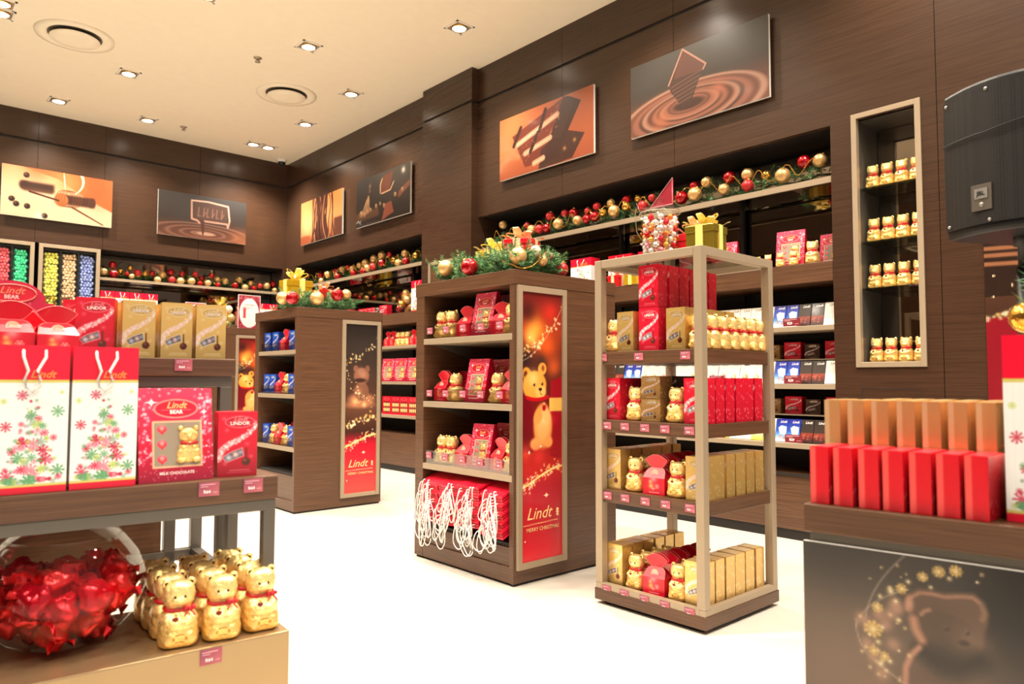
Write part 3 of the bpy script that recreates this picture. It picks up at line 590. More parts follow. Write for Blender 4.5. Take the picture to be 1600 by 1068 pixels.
def gable(w, h, d):
    def fn():
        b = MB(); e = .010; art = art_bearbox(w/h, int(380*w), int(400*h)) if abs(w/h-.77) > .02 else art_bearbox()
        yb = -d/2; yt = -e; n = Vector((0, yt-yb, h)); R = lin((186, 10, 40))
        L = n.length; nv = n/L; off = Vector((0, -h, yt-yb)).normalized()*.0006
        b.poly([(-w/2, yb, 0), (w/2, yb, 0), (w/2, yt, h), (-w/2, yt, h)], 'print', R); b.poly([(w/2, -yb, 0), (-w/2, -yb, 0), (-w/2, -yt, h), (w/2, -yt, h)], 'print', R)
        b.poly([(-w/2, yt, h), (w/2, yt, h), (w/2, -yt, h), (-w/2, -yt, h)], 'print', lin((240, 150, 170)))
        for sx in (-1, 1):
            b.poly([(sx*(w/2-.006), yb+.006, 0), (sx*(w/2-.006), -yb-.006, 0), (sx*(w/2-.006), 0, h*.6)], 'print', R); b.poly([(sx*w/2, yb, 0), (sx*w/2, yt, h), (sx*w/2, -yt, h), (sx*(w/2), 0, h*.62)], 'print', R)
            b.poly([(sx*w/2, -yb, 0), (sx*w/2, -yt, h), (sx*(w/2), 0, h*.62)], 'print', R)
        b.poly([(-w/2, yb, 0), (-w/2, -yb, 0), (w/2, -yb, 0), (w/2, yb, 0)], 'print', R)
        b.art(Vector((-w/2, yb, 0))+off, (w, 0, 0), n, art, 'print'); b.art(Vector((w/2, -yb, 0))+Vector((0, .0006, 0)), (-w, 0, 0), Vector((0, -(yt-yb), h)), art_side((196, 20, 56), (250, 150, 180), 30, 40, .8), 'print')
        def P(x, t, k=.0014): q = Vector((0, yb, 0))+n*t+off/.0006*k; return (x, q.y, q.z)
        b.text('Lindt', w*.13, P(0, .785), (1, 0, 0), nv, 'print', lin((246, 190, 120)), .35, .015); b.text('BEAR', w*.075, P(0, .725), (1, 0, 0), nv, 'print', lin((255, 240, 235)), 0, .03)
        b.text('MILK CHOCOLATE', w*.055, P(0, .075), (1, 0, 0), nv, 'print', lin((255, 220, 215)), 0, .03)
        o = b.build('bear_gift_box')
        # the bear behind the window, pressed nearly flat into its tray
        m = MB(); G = lin((250, 210, 130)); cx = w*.16; t0 = .19
        def E(x, t, rx, rz, th, col): q = P(x, t, .002); m.sphere(q, 1, 'foil', col, 14, 10, sx=rx, sy=th, sz=rz)
        E(cx, t0+.09, w*.17, h*.095, .008, G); E(cx, t0+.16, w*.14, h*.07, .009, G); E(cx, t0+.29, w*.135, h*.085, .010, G)
        for s in (-1, 1): E(cx+s*w*.105, t0+.375, w*.035, h*.027, .006, G); E(cx+s*w*.1, t0+.03, w*.07, h*.035, .010, G); E(cx+s*w*.07, t0+.17, w*.055, h*.028, .012, G)
        m.sphere(P(cx, t0+.275, .010), .008, 'foil', G, 8, 6)
        for s in (-1, 1): m.sphere(P(cx+s*w*.05, t0+.31, .010), .0022, 'foil', lin((60, 36, 16)), 6, 4)
        m.build('foil_bear', o)
        r = MB(); r.tube([P(cx-w*.12, t0+.215, .008), P(cx, t0+.20, .012), P(cx+w*.12, t0+.215, .008)], .004, 'ribbon', lin((180, 14, 34)), 5); r.build('neck_ribbon', o)
        return o
    return fn
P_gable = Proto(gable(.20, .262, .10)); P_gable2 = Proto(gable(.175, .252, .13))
def paper_bag(w, d, h, loose=True, nu=84, nv=200):
    def fn():
        b = MB(); R = lin((228, 14, 52)); W = lin((240, 240, 236)); t = .001
        for x0, x1, y0, y1 in ((-w/2, w/2, -d/2, -d/2+t), (-w/2, w/2, d/2-t, d/2), (-w/2, -w/2+t, -d/2, d/2), (w/2-t, w/2, -d/2, d/2)):
            b.box(x0, y0, 0, x1, y1, h*.045, 'print', R); b.box(x0, y0, h*.045, x1, y1, h*.755, 'print', W); b.box(x0, y0, h*.755, x1, y1, h, 'print', R)
        b.box(-w/2, -d/2, 0, w/2, d/2, t, 'print', R)
        b.art((-w/2, -d/2-.0005, 0), (w, 0, 0), (0, 0, h), art_bag(w/h, nu, nv), 'print')
        b.text('Lindt', w*.17, (w*.12, -d/2-.0012, h*.78), (1, 0, 0), (0, 0, 1), 'print', lin((226, 150, 70)), .35, .01)
        o = b.build('paper_gift_bag')
        for s in (-1, 1):
            q = MB(); y = s*(d/2+.004); a = w*.155; dr = h*.24
            if s > 0 and not loose: pass
            pts = [Vector((-a, s*(d/2-.002), h-.012)), Vector((-a, y+s*.004, h-.03))] + [Vector((-a+.004+(2*a-.014)*(.5-.5*math.cos(PI*k/10))+.006*math.sin(k*1.9), y+s*.006, h-.03-dr*math.sin(PI*(k/10))**.8)) for k in range(1, 10)] + [Vector((a, y+s*.004, h-.03)), Vector((a, s*(d/2-.002), h-.012))]
            if s > 0: pts = [Vector((p.x, p.y, h-.012-(h-.012-p.z)*.6)) for p in pts]
            q.tube(pts, .0038, 'rope', None, 7); q.build('rope_handle', o)
        return o
    return fn
P_bag = Proto(paper_bag(.155, .10, .375)); P_bag2 = Proto(paper_bag(.25, .12, .30, nu=60, nv=80)); P_bagL = Proto(paper_bag(.17, .10, .36, nu=40, nv=80))
def tablet(kind):
    def fn():
        b = MB(); w, h = .088, .16; base = {'blue': (24, 50, 160), 'dark': (50, 38, 34)}.get(kind, (236, 230, 218))
        b.box(-w/2, -.005, 0, w/2, .005, h, 'print', lin(base)); b.art((-w/2, -.0055, 0), (w, 0, 0), (0, 0, h), art_bar(kind), 'print')
        b.text('Lindt', .024, (.008, -.0062, h*.84), (1, 0, 0), (0, 0, 1), 'print', lin((245, 240, 235) if kind in ('blue', 'dark') else (150, 130, 90)), .35, .02)
        b.box(-w/2-.0, -.002, h, w/2, .002, h+.003, 'print', lin(base)); return b.build('chocolate_bar')
    return fn
P_bar = {k: Proto(tablet(k)) for k in ('blue', 'dark', 'white', 'cream', 'pink', 'lime', 'nut')}
def price_tag(txt, big=False):
    def fn():
        w, h = (.115, .05) if big else (.056, .040); b = MB(); base = (120, 26, 34) if big else (170, 84, 100)
        b.box(-w/2, -.0012, 0, w/2, 0, h, 'matte', lin(base)); L = lin((226, 170, 182))
        if not big:
            c = Cv(1.4, 28, 20, base); c.glow(.15, .8, .4, (140, 70, 96), .8); c.glow(1.2, .1, .4, (196, 112, 116), .6); b.art((-w/2, -.0016, 0), (w, 0, 0), (0, 0, h), c.a, 'matte')
        b.box(-w*.42, -.0022, h*.80, w*.30, -.0018, h*.86, 'matte', L); b.box(-w*.42, -.0022, h*.66, -w*.05, -.0018, h*.71, 'matte', L)
        b.text(txt, h*(.42 if big else .30), (-w*.10, -.0024, h*.22), (1, 0, 0), (0, 0, 1), 'matte', lin((255, 240, 240)), 0, .03)
        b.box(w*.18, -.0022, h*.24, w*.4, -.0018, h*.28, 'matte', L); return b.build('price_tag')
    return fn
P_tag = Proto(price_tag('R64')); P_sign = Proto(price_tag('R29', True))
def gift(w, h, boxcol, mat, rib, lidh=.28):
    def fn():
        b = MB(); L = lin(boxcol); b.box(-w/2, -w/2, 0, w/2, w/2, h*(1-lidh), mat, L); b.box(-w/2-.004, -w/2-.004, h*(1-lidh), w/2+.004, w/2+.004, h, mat, L)
        o = b.build('gift_box', bevel=.003)
        r = MB(); R = lin(rib); q = w/2+.0055; s = w*.13
        r.box(-s, -q, 0, s, q, h+.002, 'ribbon', R); r.box(-q, -s, 0, q, s, h+.002, 'ribbon', R); rb = r.build('ribbon', o)
        k = MB()
        for a in range(7):
            t = a*PI/3+.3; ca, sa = math.cos(t), math.sin(t); vs = []; fs = []
            for i in range(13):
                u = i/12*2*PI; rr = w*(.52 if a % 2 else .40)*(1-math.cos(u))/2; zz = h+.006+w*.15*(1-math.sin(u)) *.5+rr*(.25 if a % 2 else .75)
                for e in (-1, 1): vs.append((ca*rr-sa*e*s*.8, sa*rr+ca*e*s*.8, zz))
            for i in range(12): fs.append((2*i, 2*i+1, 2*i+3, 2*i+2))
            k.raw(vs, fs, 'ribbon', R, True)
        for t in (.6, 3.9):
            ca, sa = math.cos(t), math.sin(t); k.raw([(ca*x-sa*e*s*.7, sa*x+ca*e*s*.7, h+.02-.10*x*x/w+.012*math.sin(x*70)) for x in [w*.1*i for i in range(9)] for e in (-1, 1)], [(2*i, 2*i+1, 2*i+3, 2*i+2) for i in range(8)], 'ribbon', R, True)
        k.build('bow', rb); return o
    return fn
P_giftg = Proto(gift(.14, .125, (150, 128, 40), 'goldprint', (236, 212, 120))); P_giftr = Proto(gift(.16, .11, (200, 10, 30), 'print', (240, 196, 150)))
P_gifty = Proto(gift(.14, .12, (236, 190, 40), 'goldprint', (250, 226, 130)))
def ball(mat):
    def fn():
        b = MB(); b.sphere((0, 0, 0), 1, 'ball_'+mat, None, 24, 14); o = b.build('christmas_bauble')
        c = MB(); c.lathe([(.22, .93), (.22, 1.12), (.05, 1.14), (0, 1.14)], 'cap', None, 10); c.tube([(.09*math.cos(t), 0, 1.2+.09*math.sin(t)) for t in [2*PI*i/10 for i in range(10)]], .02, 'cap', None, 4, close=True); c.build('cap', o); return o
    return fn
P_ball = {k: Proto(ball(k)) for k in 'gGRrw'}
BN = {'g': 'champagne', 'G': 'shiny gold', 'R': 'shiny red', 'r': 'satin red', 'w': 'pearl white'}
def bauble(loc, r, k, label, group=None):
    return P_ball[k].place(loc, rng.uniform(0, 6), label, 'bauble', group, (r, r, r), rng.uniform(-.7, .7), rng.uniform(-.7, .7))
def sprig(b, p, dr, L, nn=34, nl=.028, nw=.0015):
    p = Vector(p); dr = Vector(dr).normalized(); u = dr.cross(Vector((.3, .2, 1))).normalized(); w_ = dr.cross(u)
    bend = Vector((rng.uniform(-1, 1), rng.uniform(-1, 1), rng.uniform(-.3, .8)))*.25
    b.tube([p, p+dr*L*.5+bend*L*.2, p+dr*L+bend*L*.8], .0016, 'needle', lin((70, 52, 30)), 3, caps=False)
    for i in range(nn):
        t = (i+.5)/nn; q = p+dr*L*t+bend*L*.8*t*t; a = i*2.4+rng.uniform(-.3, .3); out = (math.cos(a)*u+math.sin(a)*w_)*.8+dr*.65+bend*.3; out.normalize()
        sd = out.cross(dr).normalized()*nw; l = nl*rng.uniform(.75, 1.15); g = rng.random()
        col = lin((int(38+64*g), int(88+70*g), int(44+44*g)) if g < .85 else (156, 190, 116))
        b.raw([q-sd, q+sd, q+out*l], [(0, 1, 2)], 'needle', col)
def beads(pts, r, name, label, group=None):
    b = MB(); P = [Vector(p) for p in pts]; d = 0; step = r*2.3
    for a, c in zip(P, P[1:]):
        L = (c-a).length; t = d
        while t < L: b.sphere(a+(c-a)*(t/L), r, 'ball_G', None, 6, 4); t += step
        d = t-L
    return tag(b.build(name), label, 'bead chain', group)

# ------------------------------------------------------------------ room shell
ZC = 4.43; XR = 4.80; YL = 10.55
b = MB(); b.box(-3, -2, -.1, 5.4, 11.2, 0, 'floor'); struct(b, 'floor')
b = MB(); b.box(-3, -2, ZC, 5.4, 11.2, ZC+.1, 'ceiling'); struct(b, 'ceiling')
def skin(b, axis, plane, thick, u0, u1, z0, z1, holes, seams, mat):
    """wall skin split round rectangular openings, with hairline gaps where panels meet"""
    us = sorted(set([u0, u1]+[h[0] for h in holes]+[h[1] for h in holes]+seams)); zs = sorted(set([z0, z1]+[h[2] for h in holes]+[h[3] for h in holes]))
    for i in range(len(us)-1):
        a, c = us[i], us[i+1]; g0 = .002 if us[i] in seams else 0; g1 = .002 if us[i+1] in seams else 0
        run = None
        for j in range(len(zs)-1):
            mu, mz = (a+c)/2, (zs[j]+zs[j+1])/2
            if any(h[0] < mu < h[1] and h[2] < mz < h[3] for h in holes): continue
            q = (a+g0, c-g1)
            if axis == 'x': b.box(plane, q[0], zs[j], plane+thick, q[1], zs[j+1], mat)
            else: b.box(q[0], plane, zs[j], q[1], plane+thick, zs[j+1], mat)
holesR = [(2.115, 5.86, .07, 2.82), (1.575, 1.945, 1.215, 2.815), (6.78, 10.2, .07, 2.80)]
seamR = [-.3, .95, 1.465, 3.371, 4.627, 8.2, 9.5]
b = MB(); skin(b, 'x', XR, .05, -2, 10.6, .07, 4.045, holesR, seamR, 'wood'); skin(b, 'x', XR, .05, -2, 10.6, 4.075, ZC, [], seamR, 'wood')
b.box(XR+.012, -2, 4.04, XR+.05, 10.6, 4.08, 'dark'); b.box(XR+.03, -2, 0, XR+.09, 10.6, .07, 'dark')
for y in seamR:
    b.box(XR+.02, y-.004, 2.85 if 2.1 < y < 5.9 or y > 6.8 else .07, XR+.048, y+.004, ZC, 'dark')
# alcove linings
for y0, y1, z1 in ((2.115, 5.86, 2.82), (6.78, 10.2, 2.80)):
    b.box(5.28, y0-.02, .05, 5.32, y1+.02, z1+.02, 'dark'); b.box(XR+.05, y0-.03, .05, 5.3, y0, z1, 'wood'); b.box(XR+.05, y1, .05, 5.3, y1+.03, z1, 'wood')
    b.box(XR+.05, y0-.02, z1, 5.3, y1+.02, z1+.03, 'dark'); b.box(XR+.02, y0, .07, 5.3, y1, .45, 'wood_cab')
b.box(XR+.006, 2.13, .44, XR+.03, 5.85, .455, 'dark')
b.box(5.16, 1.56, 1.2, 5.2, 1.96, 2.83, 'dark')
for q in ((1.59, .30, 1.594, 1.05), (1.941, .30, 1.945, 1.05), (1.594, 1.046, 1.941, 1.05)): b.box(XR-.0008, q[0], q[1], XR+.001, q[2], q[3], 'dark')
struct(b, 'wall_right')
b = MB(); holesL = [(.3, 4.756, .9, 2.795)]
seamL = [-1, .25, 1.53, 2.28, 3.49]
skin(b, 'y', YL, .05, -3, 5.3, .07, 4.045, holesL, seamL, 'wood'); skin(b, 'y', YL, .05, -3, 5.3, 4.075, ZC, [], seamL, 'wood')
b.box(-3, YL+.012, 4.04, 4.8, YL+.05, 4.08, 'dark'); b.box(-3, YL+.03, 0, 4.8, YL+.09, .07, 'dark')
for x in seamL: b.box(x-.004, YL+.02, 2.8, x+.004, YL+.048, ZC, 'dark')
b.box(.3, 11.0, .9, 4.8, 11.04, 2.82, 'dark'); b.box(.3, YL+.05, 2.795, 4.8, 11.0, 2.82, 'dark'); b.box(4.756, YL+.05, .9, 4.8, 11.02, 2.8, 'wood'); b.box(.27, YL+.05, .9, .3, 11.02, 2.8, 'wood')
struct(b, 'wall_left')
b = MB(); b.box(-3.05, -2, 0, -3, 11.2, ZC, 'wood'); struct(b, 'wall_back')
b = MB(); b.box(4.71, 5.87, .07, 5.3, 6.77, 4.045, 'wood'); b.box(4.71, 5.87, 4.075, 5.3, 6.77, ZC, 'wood'); b.box(4.722, 5.88, 0, 5.3, 6.76, 4.08, 'dark'); struct(b, 'trim_1')

# mirrors, ledges, glass shelves of the right-hand wall and of the left-hand wall
def slab(name, x0, y0, z0, x1, y1, z1, mat, label, cat, bevel=.002, parts=()):
    b = MB(); b.box(x0, y0, z0, x1, y1, z1, mat); o = tag(b.build(name, bevel=bevel), label, cat)
    for nm, q, m in parts: k = MB(); k.box(*q, m); k.build(nm, o)
    return o
slab('wall_mirror', 5.262, 2.13, 1.93, 5.278, 5.85, 2.80, 'mirror', 'long dark mirror behind the garland above the chocolate bars', 'mirror')
slab('wall_mirror', 5.262, 6.79, 1.93, 5.278, 10.19, 2.78, 'mirror', 'long dark mirror behind the garland in the far recess of the right wall', 'mirror')
slab('wall_mirror', 2.26, 10.98, 1.93, 4.75, 10.997, 2.78, 'mirror', 'long dark mirror behind the garland of the far left wall', 'mirror')
slab('display_ledge', XR, 2.117, 1.77, 5.195, 5.858, 1.905, 'wood_cab', 'thick wooden ledge above the chocolate bars carrying gift bags and bear boxes', 'ledge')
slab('display_ledge', XR, 6.782, 1.77, 5.195, 10.198, 1.905, 'wood_cab', 'thick wooden ledge in the far recess between the pillar and the corner', 'ledge')
slab('display_ledge', 2.26, YL, 1.75, 4.754, 10.98, 1.90, 'wood_cab', 'wooden ledge of the far left wall carrying red gift bags', 'ledge')
slab('glass_shelf', XR+.03, 2.12, 2.455, 5.20, 5.855, 2.475, 'shelfglass', 'smoked glass shelf under the garland over the chocolate bars', 'shelf', 0, [('edge_rail', (XR+.015, 2.117, 2.44, XR+.032, 5.858, 2.482), 'metal')])
slab('glass_shelf', XR+.03, 6.785, 2.455, 5.20, 10.195, 2.475, 'shelfglass', 'smoked glass shelf under the garland in the far recess', 'shelf', 0, [('edge_rail', (XR+.015, 6.782, 2.44, XR+.032, 10.198, 2.482), 'metal')])
slab('glass_shelf', 2.262, YL+.03, 2.41, 4.75, 10.9, 2.425, 'shelfglass', 'smoked glass shelf under the garland on the far left wall', 'shelf', 0, [('edge_rail', (2.26, YL+.015, 2.395, 4.754, YL+.032, 2.43), 'metal')])
for y, l in ((4.25, 'main'), (3.0, 'main near'), (7.65, 'far recess')):
    slab('shelf_upright', 5.20, y, .6, 5.235, y+.03, 2.78, 'dark', 'thin black upright in the %s shelving of the right wall' % l, 'upright', 0)
# lower merchandise shelves
for nm, y0, y1, zs in (('main recess behind the tower', 2.117, 5.858, (1.44, 1.04, .63)), ('far recess past the pillar', 6.782, 10.198, (1.475, 1.04, .635))):
    for i, z in enumerate(zs):
        slab('wall_shelf', XR+.005, y0, z, 5.195, y1, z+.035, 'metal', 'pale metal shelf in the %s, %s' % (nm, ('top one', 'middle one', 'lowest one')[i]), 'shelf')
for z in (1.25, .86):
    slab('box_shelf', XR+.12, 2.12, z-.008, 5.195, 5.85, z, 'metal', 'narrow set back shelf at %s height between the chocolate bars' % ('chest' if z > 1 else 'hip'), 'shelf', 0)

# niche with its steel frame and bears
b = MB(); y0, y1, z0, z1, x = 1.555, 1.975, 1.185, 2.85, XR-.012
for q in ((y0, z0, y0+.034, z1), (y1-.034, z0, y1, z1), (y0+.034, z0, y1-.034, z0+.034), (y0+.034, z1-.034, y1-.034, z1)): b.box(x, q[0], q[1], XR+.03, q[2], q[3], 'metal')
nf = tag(b.build('niche_frame', bevel=.002), 'tall beige metal frame round the mirrored bear niche', 'frame')
b = MB(); b.box(5.14, 1.58, 1.22, 5.155, 1.94, 2.81, 'mirror'); b.build('mirror', nf)
b = MB(); b.box(XR+.03, 1.565, 1.205, 5.16, 1.577, 2.82, 'greymetal'); b.box(XR+.03, 1.943, 1.205, 5.16, 1.955, 2.82, 'greymetal'); b.box(XR+.03, 1.57, 1.2, 5.16, 1.95, 1.216, 'greymetal'); b.box(XR+.03, 1.57, 2.815, 5.16, 1.95, 2.83, 'greymetal'); b.build('lining', nf)
for k, z in enumerate((2.36, 2.005, 1.70)):
    b = MB(); b.box(XR+.035, 1.58, z-.010, 5.13, 1.94, z, 'greenglass'); tag(b.build('glass_shelf'), 'small glass shelf in the bear niche, %s of three' % ('top', 'middle', 'lowest')[k], 'shelf')
for r, (z, nm) in enumerate(((2.36, 'top glass shelf'), (2.005, 'second glass shelf'), (1.70, 'third glass shelf'), (1.216, 'floor'))):
    for i in range(4):
        P_bear.place((XR+.12, 1.892-.0895*i, z+.001), -PI/2+rng.uniform(-.06, .06), "gold foil bear on the wall niche's %s, %s of four" % (nm, from_left(i, 4)), 'chocolate bear', 'bears in the wall niche', (.86, .88, .95))

# pictures
def picture(i, art, o, u, h, thick, label):
    """o: lower left front corner, u: width vector along the wall, standing off the wall by thick"""
    b = MB(); u = Vector(u); n = u.cross(Vector((0, 0, 1))).normalized(); o = Vector(o)
    c = [o, o+u, o+u-n*.022, o-n*.022]; top = [p+Vector((0, 0, h)) for p in c]
    b.raw(c+top, [(0, 1, 5, 4), (1, 2, 6, 5), (2, 3, 7, 6), (3, 0, 4, 7), (4, 5, 6, 7), (3, 2, 1, 0)], 'white')
    b.art(o+n*.0008+Vector((0, 0, 0)), u, (0, 0, h), art, 'photo'); ob = tag(b.build('wall_picture'), label, 'picture')
    k = MB()
    for t in (.25, .75): p = o+u*t-n*.022; k.box(min(p.x, (p-n*thick).x)-.01*abs(u.y/u.length)*0, min(p.y, (p-n*thick).y), p.z+h*.4, max(p.x, (p-n*thick).x)+.02*abs(u.x/u.length)+.0, max(p.y, (p-n*thick).y)+.02*abs(u.y/u.length), p.z+h*.6, 'dark')
    k.build('standoff', ob); return ob
picture(1, mute(art_pic(1), .85, .78), (1.163, 10.49, 3.08), (1.20, 0, 0), .62, .038, 'bright orange picture of pralines being drizzled, leftmost on the left wall')
picture(2, mute(art_pic(2), .75, .74), (2.927, 10.49, 3.085), (1.217, 0, 0), .62, .038, 'dark picture of a molten chocolate tile above ripples on the left wall')
picture(3, mute(art_pic(3), .85, .78), (4.75, 9.94, 3.07), (0, -1.235, 0), .625, .028, 'amber picture of poured chocolate strands nearest the room corner')
picture(4, mute(art_pic(4), .75, .74), (4.75, 8.335, 3.076), (0, -1.26, 0), .62, .028, 'dark picture of nuts and cocoa with gold glints left of the pillar')
picture(5, mute(art_pic(5), .85, .78), (4.75, 5.458, 3.115), (0, -1.27, 0), .62, .028, 'orange picture of broken chocolate bars right of the pillar')
picture(6, mute(art_pic(6), .75, .74), (4.75, 3.77, 3.13), (0, -1.25, 0), .607, .028, 'brown picture of a chocolate square diving into a swirl, nearest the niche')

# ceiling fittings
def downlight(x, y, label, double=False):
    o = thing('ceiling_spotlight', label, 'ceiling light', (x, y, ZC))
    b = MB(); s = .105
    for q in ((-s, -s, s, -s+.018), (-s, s-.018, s, s), (-s, -s, -s+.018, s), (s-.018, -s, s, s)): b.box(q[0], q[1], -.008, q[2], q[3], 0, 'white')
    b.box(-s+.018, -s+.018, -.004, s-.018, s-.018, -.001, 'metal'); b.build('frame', o)
    k = MB(); k.lathe([(.078, -.003), (.078, -.016), (.068, -.020), (.064, -.014)], 'cap', None, 20); k.build('ring', o)
    l = MB(); l.lathe([(.064, -.013), (.03, -.02), (0, -.021)], 'lamp', None, 20); l.build('lamp', o)
    ld = bpy.data.lights.new('spot', 'SPOT'); ld.energy = SPOT_W; ld.spot_size = math.radians(125); ld.spot_blend = .8; ld.shadow_soft_size = .05; ld.color = (1, .89, .745)
    lo = bpy.data.objects.new('spot', ld); C.objects.link(lo); lo.parent = o; lo.location = (0, 0, -.05)
    return o
LP = [(4.08, 5.28, 'square recessed spotlight above the pillar and orange chocolate picture'), (4.12, 7.38, 'square recessed spotlight beside the second round air vent'), (4.18, 8.67, 'square recessed spotlight past the second air vent towards the corner'),
      (2.04, 8.52, 'square recessed spotlight right of the large round air vent'), (1.63, 9.94, 'recessed spotlight above the leftmost picture'), (2.61, 9.91, 'recessed spotlight near the left wall between its two pictures'),
      (4.0, 9.92, 'left lamp of the twin spotlight nearest the corner'), (4.215, 9.92, 'right lamp of the twin spotlight nearest the corner'), (.80, 7.66, 'upper lamp of the twin spotlight at the top left edge'), (.82, 7.88, 'lower lamp of the twin spotlight at the top left edge')]
for x, y, l in LP: downlight(x, y, l)
k = 0
for x, y in ((4.08, 3.4), (4.08, 1.5), (4.0, -.4), (2.1, 6.3), (2.1, 4.2), (2.1, 2.2), (2.0, .2), (.2, 5.6), (.2, 3.6), (.2, 1.6), (.3, -.5), (-1.6, 7.6), (-1.6, 4.6), (-1.6, 1.6), (3.1, 3.2), (3.2, 6.6), (1.0, 4.6), (1.2, 2.9), (3.1, 1.0), (.4, 9.9), (3.2, .0)):
    k += 1; downlight(x, y, 'recessed spotlight of the ceiling over the near part of the shop', False)['group'] = 'ceiling spotlights outside the frame'
def vent(x, y, label):
    o = thing('ceiling_vent', label, 'air vent', (x, y, ZC))
    b = MB(); b.lathe([(.34, 0), (.34, -.012), (.27, -.022), (.235, -.004), (.23, .0)], 'ceiling', None, 40); b.build('ring', o)
    b = MB(); b.lathe([(.235, -.003), (0, -.003)], 'greymetal', None, 40); b.build('throat', o)
    b = MB(); b.lathe([(0, -.02), (.1, -.02), (.20, -.024), (.216, -.032), (.21, -.042), (.12, -.052), (0, -.054)], 'ceiling', None, 40); b.tube([(0, 0, -.03), (0, 0, 0)], .01, 'metal'); b.build('diffuser_disc', o)
vent(1.42, 7.94, 'large round white air vent at the upper left of the ceiling'); vent(3.57, 7.91, 'smaller looking round white air vent nearer the right wall')
def sprinkler(x, y, label):
    b = MB(); b.lathe([(.045, 0), (.04, -.008), (.012, -.012), (.012, -.04), (.028, -.042), (.028, -.046), (0, -.047)], 'metal', None, 14, (0, 0, 0)); tag(b.build('fire_sprinkler', loc=(x, y, ZC)), label, 'sprinkler')
sprinkler(2.93, 7.2, 'small ceiling sprinkler between the two air vents'); sprinkler(3.04, 9.87, 'small ceiling sprinkler far off near the left wall')
o = thing('dome_camera', 'small white dome camera in the ceiling corner of both walls', 'security camera', (4.62, 10.36, ZC)); b = MB(); b.lathe([(.07, 0), (.07, -.03), (.06, -.04)], 'white', None, 20); b.build('base', o); b = MB(); b.lathe([(.055, -.038), (.05, -.065), (.03, -.085), (0, -.092)], 'black', None, 20); b.build('dome', o)

# ------------------------------------------------------------------ floor display units
def display_unit(x0, y0, x1, y1, name, kind, banner_x, shelves, label, cavity=.10):
    """cabinet open towards -x, lightbox banner on its -y side"""
    o = thing('display_cabinet', label, 'display cabinet', (x0, y0, 0)); W = x1-x0; D = y1-y0; H = 1.70
    b = MB(); t = .035; st = .085
    b.box(.0, 0, .014, W, t, H-.08, 'wood_cab'); b.box(0, D-st, .014, W, D, H-.08, 'wood_cab'); b.box(W-t, t, .014, W, D-st, H-.08, 'wood_cab')
    b.box(-.004, -.004, H-.08, W+.004, D+.004, H, 'wood_cab'); b.box(.02, t, .05, W-t, D-st, .075, 'wood_cab'); b.box(.002, t, .014, .02, D-st, .10, 'wood_cab')
    b.box(.03, .036, 0, W-.036, D-.09, .049, 'dark'); b.box(.01, .01, 0, W-.01, .03, .014, 'dark'); b.box(.01, D-.03, 0, W-.01, D-.01, .014, 'dark'); b.build('carcass', o, bevel=.002)
    b = MB(); b.box(.012, t, .10, .03, D-st, cavity+.14, 'wood_cab'); b.build('plinth_panel', o, bevel=.002)
    b = MB(); b.box(.02, t, cavity+.14, W-t, D-st, cavity+.16, 'dark'); b.build('floor_panel', o)
    b = MB(); b.box(.02, D/2-.0, cavity+.16, .02+.001, D/2, H-.1, 'dark') if False else b.box(W*.55, D*.5, cavity+.16, W*.55+.02, D*.5+.02, H-.08, 'greymetal'); b.build('centre_post', o)
    for z in shelves:
        b = MB(); b.box(-.002, .012, z-.035, W-t-.05, D-st+.0, z, 'metal'); b.build('shelf', o, bevel=.002)
        for yy in ((t+.02, D-st-.03) if z > .56 and z != .586 else ()):
            b = MB(); b.raw([(.05, yy, z-.035), (.35, yy, z-.035), (.35, yy, z-.12), (.05, yy+.008, z-.035), (.35, yy+.008, z-.035), (.35, yy+.008, z-.12)], [(0, 1, 2), (3, 5, 4), (0, 2, 5, 3), (1, 4, 5, 2)], 'greymetal'); b.build('bracket', o)
    bx = banner_x-x0; bw = .38; f = .033
    b = MB(); z0, z1 = .085, 1.615
    for q in ((bx, z0, bx+f, z1), (bx+bw-f, z0, bx+bw, z1), (bx+f, z0, bx+bw-f, z0+f), (bx+f, z1-f, bx+bw-f, z1)): b.box(q[0], -.018, q[1], q[2], .0, q[3], 'metal')
    fr = b.build('banner_frame', o, bevel=.0015)
    b = MB(); iw = bw-2*f; ih = z1-z0-2*f; bo = Vector((bx+f, -.006, z0+f))
    b.art(bo, (iw, 0, 0), (0, 0, ih), art_banner(kind, 66, 330, iw/ih), 'photo')
    def tx(s, size, u, v, sh=0, bold=0): b.text(s, size, bo+Vector((u*iw, -.0012, v*ih)), (1, 0, 0), (0, 0, 1), 'photo', lin((244, 204, 140)), sh, bold)
    tx('Lindt', .092, .42, .152, .35, .003); tx('MERRY CHRISTMAS', .029, .52, .108, 0, .004)
    b.tube([bo+Vector((iw*.88, -.0014, ih*(.152+.030*k/6))) for k in range(7)], [.005, .011, .005, .013, .006, .011, .004], 'photo', lin((244, 204, 140)), 4)
    b.build('banner', fr)
    return o
display_unit(2.604, 2.873, 3.45, 3.795, 'cu', 'bear', 2.622, (1.352, .966, .586), 'tall brown display cabinet with a glowing bear banner in the middle of the shop', .06)
display_unit(2.654, 5.60, 3.475, 6.44, 'lu', 'choc', 3.07, (1.345, .975, .535), 'tall brown display cabinet with a dark chocolate bear banner, second from the left', .16)
display_unit(2.80, 8.42, 3.62, 9.30, 'tu', 'bear', 3.235, (1.345, .975, .535), 'farthest brown display cabinet, mostly hidden, with a toy bear banner', .16)

